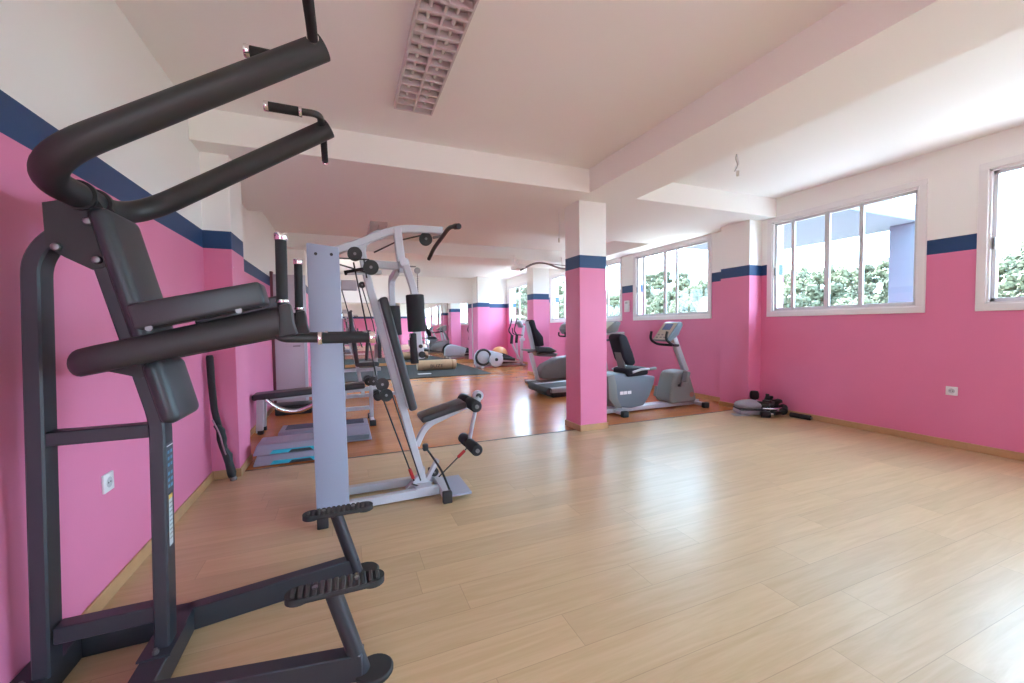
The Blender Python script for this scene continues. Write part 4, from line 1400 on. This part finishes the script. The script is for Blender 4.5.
# ------------------------------------------------------------------ recumbent bikes
def front_bike():
    Y0, Y1 = 4.75, 5.13
    YM = (Y0 + Y1) / 2
    t = thing('recumbent_bike', 'grey recumbent bike in front, just right of the square pillar', 'exercise bike', (4.3, YM, 0), 'recumbent exercise bikes')
    B().bar((3.45, YM, 0.055), (5.25, YM, 0.055), 0.16, 0.07, bev=0.015, seg=2).make('base_beam', SILVER, t)
    for x in (3.62, 5.15):
        f = B().bar((x, Y0 - 0.09, 0.05), (x, Y1 + 0.09, 0.05), 0.075, 0.05, bev=0.01, seg=2).make('cross_foot', SILVER, t)
        for y in (Y0 - 0.10, Y1 + 0.10):
            B().span((x - 0.05, y - 0.035, 0), (x + 0.05, y + 0.035, 0.085), 0.012, 2).make('foot_cap', RUBBER, f)
    r = B().prism([(3.47, 0.60), (3.69, 0.60), (3.95, 0.565), (4.27, 0.53), (4.25, 0.42), (4.17, 0.25), (4.06, 0.11), (3.84, 0.085), (3.54, 0.13), (3.44, 0.26), (3.42, 0.45)],
                  'y', Y0 + 0.01, Y1 - 0.01, 0.03, 3).make('rear_housing', GREYB, t)
    B().prism([(3.40, 0.58), (3.52, 0.60), (3.56, 0.45), (3.58, 0.25), (3.66, 0.10), (3.54, 0.12), (3.43, 0.25)], 'y', Y0 - 0.004, Y1 + 0.004, 0.012, 2).make('end_trim', GREYG, r)
    lb = B()
    for k, w in enumerate((0.03, 0.024, 0.03, 0.022, 0.03, 0.026)):
        lb.span((3.625 + k * 0.034, Y0 + 0.006, 0.30), (3.625 + k * 0.034 + w, Y0 + 0.012, 0.345))
    lb.make('white_lettering', SOCK, r, 0)
    f = B().prism([(4.65, 0.52), (4.70, 0.57), (4.92, 0.585), (4.99, 0.46), (5.06, 0.28), (5.11, 0.13), (5.09, 0.075), (4.62, 0.075), (4.55, 0.13), (4.60, 0.35)],
                  'y', Y0 + 0.03, Y1 - 0.03, 0.035, 3).make('front_housing', GREYG, t)
    B().cyl((5.0, Y0 + 0.031, 0.20), (5.0, Y0 + 0.024, 0.20), 0.04, 18).make('red_badge', mat('dull red badge', (0.35, 0.13, 0.10), 0.4), f)
    ck = B()
    ck.cyl((4.74, Y0 - 0.03, 0.36), (4.74, Y1 + 0.03, 0.36), 0.02, 12)
    ck.bar((4.74, Y0 - 0.02, 0.36), (4.78, Y0 - 0.02, 0.52), 0.02, 0.04)
    ck.bar((4.74, Y1 + 0.02, 0.36), (4.70, Y1 + 0.02, 0.20), 0.02, 0.04)
    crk = ck.make('crank', STEEL, t)
    for x, y, z in ((4.78, Y0 - 0.07, 0.50), (4.70, Y1 + 0.07, 0.21)):
        B().box((x, y, z), (0.07, 0.10, 0.17), 0.02, 2, Matrix.Rotation(0.25, 3, 'Y')).make('pedal', GREYG, crk)
    B().bar((5.03, YM, 0.55), (4.76, YM, 1.13), 0.09, 0.085, bev=0.015, seg=2).make('mast', SILVER, t)
    cn = B().prism([(4.50, 1.055), (4.64, 1.22), (4.74, 1.33), (4.80, 1.335), (4.835, 1.29), (4.74, 1.13), (4.58, 1.03)], 'y', YM - 0.16, YM + 0.16, 0.018, 3).make('console', GREYB, t)
    # console face lies along the slope (4.50,1.055)->(4.74,1.33)
    a = math.atan2(1.33 - 1.055, 4.74 - 4.50)
    RC = Matrix.Rotation(-a, 3, 'Y')
    nrm = Vector((-math.sin(a), 0, math.cos(a)))
    mid = Vector((4.62, YM, 1.192))
    B().box(mid + nrm * 0.002, (0.34, 0.29, 0.008), 0.003, 1, RC).make('keypad', BEIGEP, cn)
    B().box(mid + nrm * 0.008 + Vector((0.055, 0, 0.063)), (0.12, 0.17, 0.006), 0.002, 1, RC).make('display', BLUES, cn)
    kb = B()
    for i in (-1, 0, 1):
        for j in (0, 1):
            kb.box(mid + nrm * 0.009 + Vector((-0.05 - 0.035 * j, 0, (-0.05 - 0.035 * j) * 1.146)) + Vector((0, i * 0.08, 0)), (0.022, 0.04, 0.006), 0.002, 1, RC)
    kb.make('button', GREYP, cn)
    B().tube(fillet([(4.50, YM - 0.17, 1.19), (4.47, YM - 0.17, 1.07), (4.60, YM - 0.17, 0.985), (4.83, YM - 0.05, 0.965), (4.88, YM, 0.975), (4.83, YM + 0.05, 0.965), (4.60, YM + 0.17, 0.985), (4.47, YM + 0.17, 1.07), (4.50, YM + 0.17, 1.19)], 0.10, 6), 0.02, 12).make('handlebar', FOAM, t)
    # seat and backrest
    B().box((3.92, YM - 0.04, 0.615), (0.38, 0.36, 0.115), 0.035, 4, Matrix.Rotation(-0.03, 3, 'Y')).make('seat', SEATB, t)
    B().bar((3.75, YM, 0.60), (4.12, YM, 0.57), 0.18, 0.06).make('seat_slide', SILVER, t)
    p = [(3.64, 1.12), (3.68, 1.17), (3.76, 1.165), (3.81, 1.12), (3.91, 0.90), (3.965, 0.74), (3.93, 0.70), (3.82, 0.71), (3.75, 0.80)]
    bk = B().prism(p, 'y', YM - 0.12, YM + 0.14, 0.03, 3)
    bk.make('backrest', SEATB, t)
    B().bar((3.68, YM, 1.08), (3.80, YM, 0.66), 0.16, 0.03).make('backrest_shell', GREYG, t)
    for s in (-1, 1):
        h = B().tube(fillet([(3.80, YM + s * 0.24, 0.62), (3.96, YM + s * 0.255, 0.66), (4.08, YM + s * 0.26, 0.655), (4.18, YM + s * 0.26, 0.66)], 0.08, 5), 0.017, 10).make('seat_handle', SILVER, t)
        B().cyl((4.08, YM + s * 0.26, 0.655), (4.20, YM + s * 0.26, 0.660), 0.022, 12, bev=0.004).make('handle_grip', GREYP, h)
    return t


front_bike()


def back_bike():
    YM = 8.15
    t = thing('recumbent_bike', 'grey recumbent bike with black seat, behind the treadmill', 'exercise bike', (4.2, YM, 0), 'recumbent exercise bikes')
    B().bar((3.70, YM, 0.06), (5.35, YM, 0.06), 0.14, 0.07, bev=0.015, seg=2).make('base_beam', GREYP, t)
    for x in (3.86, 5.3):
        B().bar((x, YM - 0.30, 0.04), (x, YM + 0.30, 0.04), 0.16, 0.07, bev=0.02, seg=2).make('cross_foot', GREYP, t)
    B().prism([(3.97, 0.30), (4.08, 0.43), (4.42, 0.58), (4.62, 0.60), (4.95, 0.62), (5.2, 0.40), (5.15, 0.09), (4.72, 0.07), (4.03, 0.12), (3.96, 0.20)], 'y', YM - 0.16, YM + 0.16, 0.04, 3).make('housing', GREYP, t)
    ck = B()
    ck.cyl((4.72, YM - 0.24, 0.36), (4.72, YM + 0.24, 0.36), 0.02, 10)
    ck.bar((4.72, YM - 0.19, 0.36), (4.64, YM - 0.19, 0.28), 0.02, 0.04)
    crk = ck.make('crank', STEEL, t)
    B().box((4.64, YM - 0.25, 0.29), (0.08, 0.10, 0.15), 0.02, 2).make('pedal', RUBBER, crk)
    B().bar((3.80, YM, 0.70), (3.97, YM, 0.09), 0.10, 0.075, bev=0.012, seg=2).make('seat_post', SILVER, t)
    B().prism([(3.63, 0.76), (3.88, 0.71), (3.95, 0.63), (4.36, 0.60), (4.42, 0.68), (3.90, 0.78), (3.64, 0.80)], 'y', YM - 0.13, YM + 0.13, 0.01, 2).make('seat_carriage', GREYP, t)
    B().prism([(3.87, 0.72), (4.30, 0.70), (4.37, 0.745), (4.20, 0.83), (3.90, 0.85)], 'y', YM - 0.19, YM + 0.19, 0.03, 3).make('seat', VINYL, t)
    B().prism([(3.72, 1.39), (3.76, 1.44), (3.85, 1.43), (3.90, 1.25), (4.06, 1.06), (4.08, 0.86), (3.93, 0.84), (3.88, 0.98)], 'y', YM - 0.13, YM + 0.13, 0.025, 3).make('backrest', SEATB, t)
    B().bar((3.725, YM, 1.40), (3.87, YM, 0.79), 0.17, 0.03).make('backrest_shell', SILVER, t)
    for s in (-1, 1):
        B().tube(fillet([(3.85, YM + s * 0.24, 0.70), (4.0, YM + s * 0.26, 0.74), (4.3, YM + s * 0.26, 0.74)], 0.06, 5), 0.018, 10).make('seat_handle', FOAM, t)
    B().bar((5.0, YM, 0.58), (4.72, YM, 1.10), 0.08, 0.08, bev=0.012, seg=2).make('mast', GREYP, t)
    B().prism([(4.60, 1.22), (4.66, 1.33), (4.80, 1.40), (4.86, 1.34), (4.82, 1.10), (4.68, 1.10)], 'y', YM - 0.16, YM + 0.16, 0.015, 2).make('console', GREYP, t)
    B().tube(fillet([(4.60, YM - 0.15, 1.15), (4.60, YM - 0.15, 1.06), (4.76, YM, 1.05), (4.60, YM + 0.15, 1.06), (4.60, YM + 0.15, 1.15)], 0.08, 6), 0.02, 10).make('handlebar', FOAM, t)
    return t


back_bike()


def treadmill():
    Y0, Y1 = 6.42, 7.20
    YM = (Y0 + Y1) / 2
    t = thing('treadmill', 'grey treadmill partly hidden behind the square pillar', 'treadmill', (4.2, YM, 0))
    sl = 0.03
    deck = B()
    for y in (Y0, Y1 - 0.13):
        deck.prism([(3.36, 0.09), (3.36, 0.17), (5.05, 0.22), (5.05, 0.09)], 'y', y, y + 0.13, 0.015, 2)
    deck.make('side_rail', SILVER, t)
    B().prism([(3.34, 0.12), (3.34, 0.165), (5.05, 0.215), (5.05, 0.17)], 'y', Y0 + 0.12, Y1 - 0.12, 0.008, 1).make('running_belt', RUBBER, t)
    B().cyl((3.36, Y0 + 0.0, 0.125), (3.36, Y1, 0.125), 0.065, 22, bev=0.012).make('rear_roller_cover', RUBBER, t)
    B().span((3.45, Y0 + 0.06, 0.0), (5.0, Y1 - 0.06, 0.10), 0.01, 1).make('underframe', CHARB, t)
    B().prism([(4.72, 0.10), (4.72, 0.24), (4.90, 0.34), (5.25, 0.33), (5.32, 0.10)], 'y', Y0 + 0.02, Y1 - 0.02, 0.03, 3).make('motor_cover', GREYP, t)
    for y in (Y0 + 0.045, Y1 - 0.045):
        u = B()
        u.bar((5.12, y, 0.20), (4.92, y, 1.15), 0.06, 0.09, bev=0.01, seg=2)
        u.make('upright', SILVER, t)
        B().tube(fillet([(4.93, y, 1.10), (4.72, y, 1.02), (4.50, y, 1.0)], 0.08, 5), 0.022, 12).make('handrail', FOAM, t)
    cn = B().prism([(4.64, 1.17), (4.68, 1.14), (4.92, 1.17), (5.0, 1.35), (4.92, 1.38)], 'y', Y0 + 0.10, Y1 - 0.10, 0.02, 2).make('console', GREYP, t)
    a = math.atan2(1.41 - 1.20, 4.90 - 4.62)
    RC = Matrix.Rotation(-a, 3, 'Y')
    nrm = Vector((-math.sin(a), 0, math.cos(a)))
    B().box(Vector((4.78, YM, 1.275)) + nrm * 0.003, (0.27, 0.44, 0.01), 0.004, 1, RC).make('display', mat('greenish beige panel', (0.42, 0.42, 0.33), 0.35), cn)
    B().bar((4.95, Y0, 1.13), (4.95, Y1, 1.13), 0.10, 0.06).make('console_bar', SILVER, t)
    return t


treadmill()

# ------------------------------------------------------------------ folded trainer by the right wall
t = thing('folding_trainer', 'folded grey and black stomach trainer lying on the floor by the right wall', 'exercise device', (5.36, 3.97, 0))
SHELL = mat('pale grey shell', (0.27, 0.27, 0.29), 0.45)
RZ = Matrix.Rotation(-0.5, 3, 'Z')
B().ball((5.33, 4.05, 0.135), 1.0, 4, (0.20, 0.16, 0.075), RZ).make('upper_shell', SHELL, t)
B().box((5.325, 4.04, 0.048), (0.37, 0.27, 0.07), 0.032, 4, RZ).make('lower_shell', SHELL, t)
B().box((5.33, 4.03, 0.09), (0.38, 0.275, 0.018), 0.006, 2, RZ).make('shell_gap', RUBBER, t)
fr = B()
for z in (0.055, 0.125):
    fr.tube(fillet([(5.29, 3.82, z), (5.42, 3.72, z), (5.62, 3.75, z), (5.66, 3.93, z)], 0.05, 6), 0.011, 10)
fr.bar((5.47, 3.725, 0.04), (5.47, 3.725, 0.135), 0.035, 0.02)
fr.make('chrome_frame', CHROME, t)
for p, q, r in (((5.27, 3.83, 0.048), (5.36, 3.76, 0.048), 0.046), ((5.57, 3.73, 0.075), (5.66, 3.79, 0.115), 0.058),
                ((5.39, 3.74, 0.07), (5.58, 3.72, 0.07), 0.032), ((5.62, 3.90, 0.06), (5.66, 3.99, 0.06), 0.05)):
    B().cyl(p, q, r, 18, bev=0.008).make('foam_roller', FOAM, t)
BLK = mat('black moulded plastic', (0.028, 0.027, 0.028), 0.5)
for c, sz, a in (((5.49, 3.87, 0.19), (0.20, 0.12, 0.04), 0.3), ((5.59, 3.86, 0.18), (0.17, 0.11, 0.05), -0.4), ((5.53, 3.91, 0.225), (0.14, 0.10, 0.035), 0.9),
                 ((5.42, 3.83, 0.17), (0.13, 0.10, 0.06), 0.1), ((5.46, 3.92, 0.12), (0.22, 0.16, 0.10), 0.5), ((5.58, 3.90, 0.10), (0.15, 0.14, 0.12), -0.2)):
    B().box(c, sz, 0.016, 3, Matrix.Rotation(a, 3, 'Z') @ Matrix.Rotation(a * 0.8, 3, 'Y')).make('black_pedal', BLK, t)
hd = B()
hd.bar((5.50, 3.89, 0.20), (5.465, 3.88, 0.305), 0.045, 0.022)
hd.tube(fillet([(5.38, 3.87, 0.16), (5.44, 3.81, 0.23), (5.56, 3.81, 0.22), (5.64, 3.85, 0.15)], 0.05, 5), 0.013, 10)
hd.make('strap_loop', RUBBER, t)
kn = B()
kn.cyl((5.545, 4.135, 0.0), (5.545, 4.135, 0.22), 0.018, 12)
kn.lathe([(0.02, 0.18), (0.05, 0.19), (0.060, 0.22), (0.060, 0.27), (0.048, 0.305), (0.02, 0.31)], (5.545, 4.135, 0), 'z', 20)
tag(kn.make('upright_roller', FOAM), 'black upright foam knob standing by the wall behind the grey trainer', 'roller')
t = thing('foam_bar', 'black foam covered bar lying on the floor along the right skirting', 'bar', (5.69, 3.58, 0))
B().cyl((5.665, 3.69, 0.034), (5.690, 3.44, 0.034), 0.033, 16, bev=0.006).make('foam_cover', FOAM, t)
B().cyl((5.690, 3.44, 0.034), (5.692, 3.42, 0.034), 0.012, 10).make('bar_end', STEEL, t)
mt2 = B().box((5.16, 4.06, 0.006), (0.20, 0.14, 0.010), 0.003, 1, RZ).make('plastic_tray', mat('pale tray', (0.45, 0.44, 0.46), 0.5))
tag(mt2, 'thin pale tray poking out under the left side of the grey trainer', 'tray')

# ------------------------------------------------------------------ chinning bar on the second pillar
t = thing('chinning_bar', 'bent brown chinning bar fixed to the second cross beam near the ceiling', 'pull-up bar', (4.1, 8.2, 2.5))
BRN = mat('brown bar paint', (0.20, 0.14, 0.13), 0.45)
B().tube(fillet([(3.58, 8.15, 2.51), (3.85, 8.15, 2.655), (4.02, 8.15, 2.70), (4.25, 8.15, 2.69), (4.52, 8.15, 2.60), (4.85, 8.15, 2.585)], 0.14, 6), 0.021, 12).make('bar', BRN, t)
B().tube([(4.02, 8.15, 2.705), (4.5, 8.15, 2.675), (4.85, 8.15, 2.66)], 0.010, 10).make('top_rod', BRN, t)
for x in (3.60, 4.82):
    B().span((x - 0.09, 8.12, 2.56), (x + 0.09, 8.50, 2.64), 0.006, 1).make('mount_block', WHITEP, t)
    B().span((x - 0.03, 8.46, 2.60), (x + 0.03, 8.499, 2.90), 0.004, 1).make('mount_strap', WHITEP, t)

# drop bookkeeping properties
for o in bpy.data.objects:
    if '_base' in o:
        del o['_base']
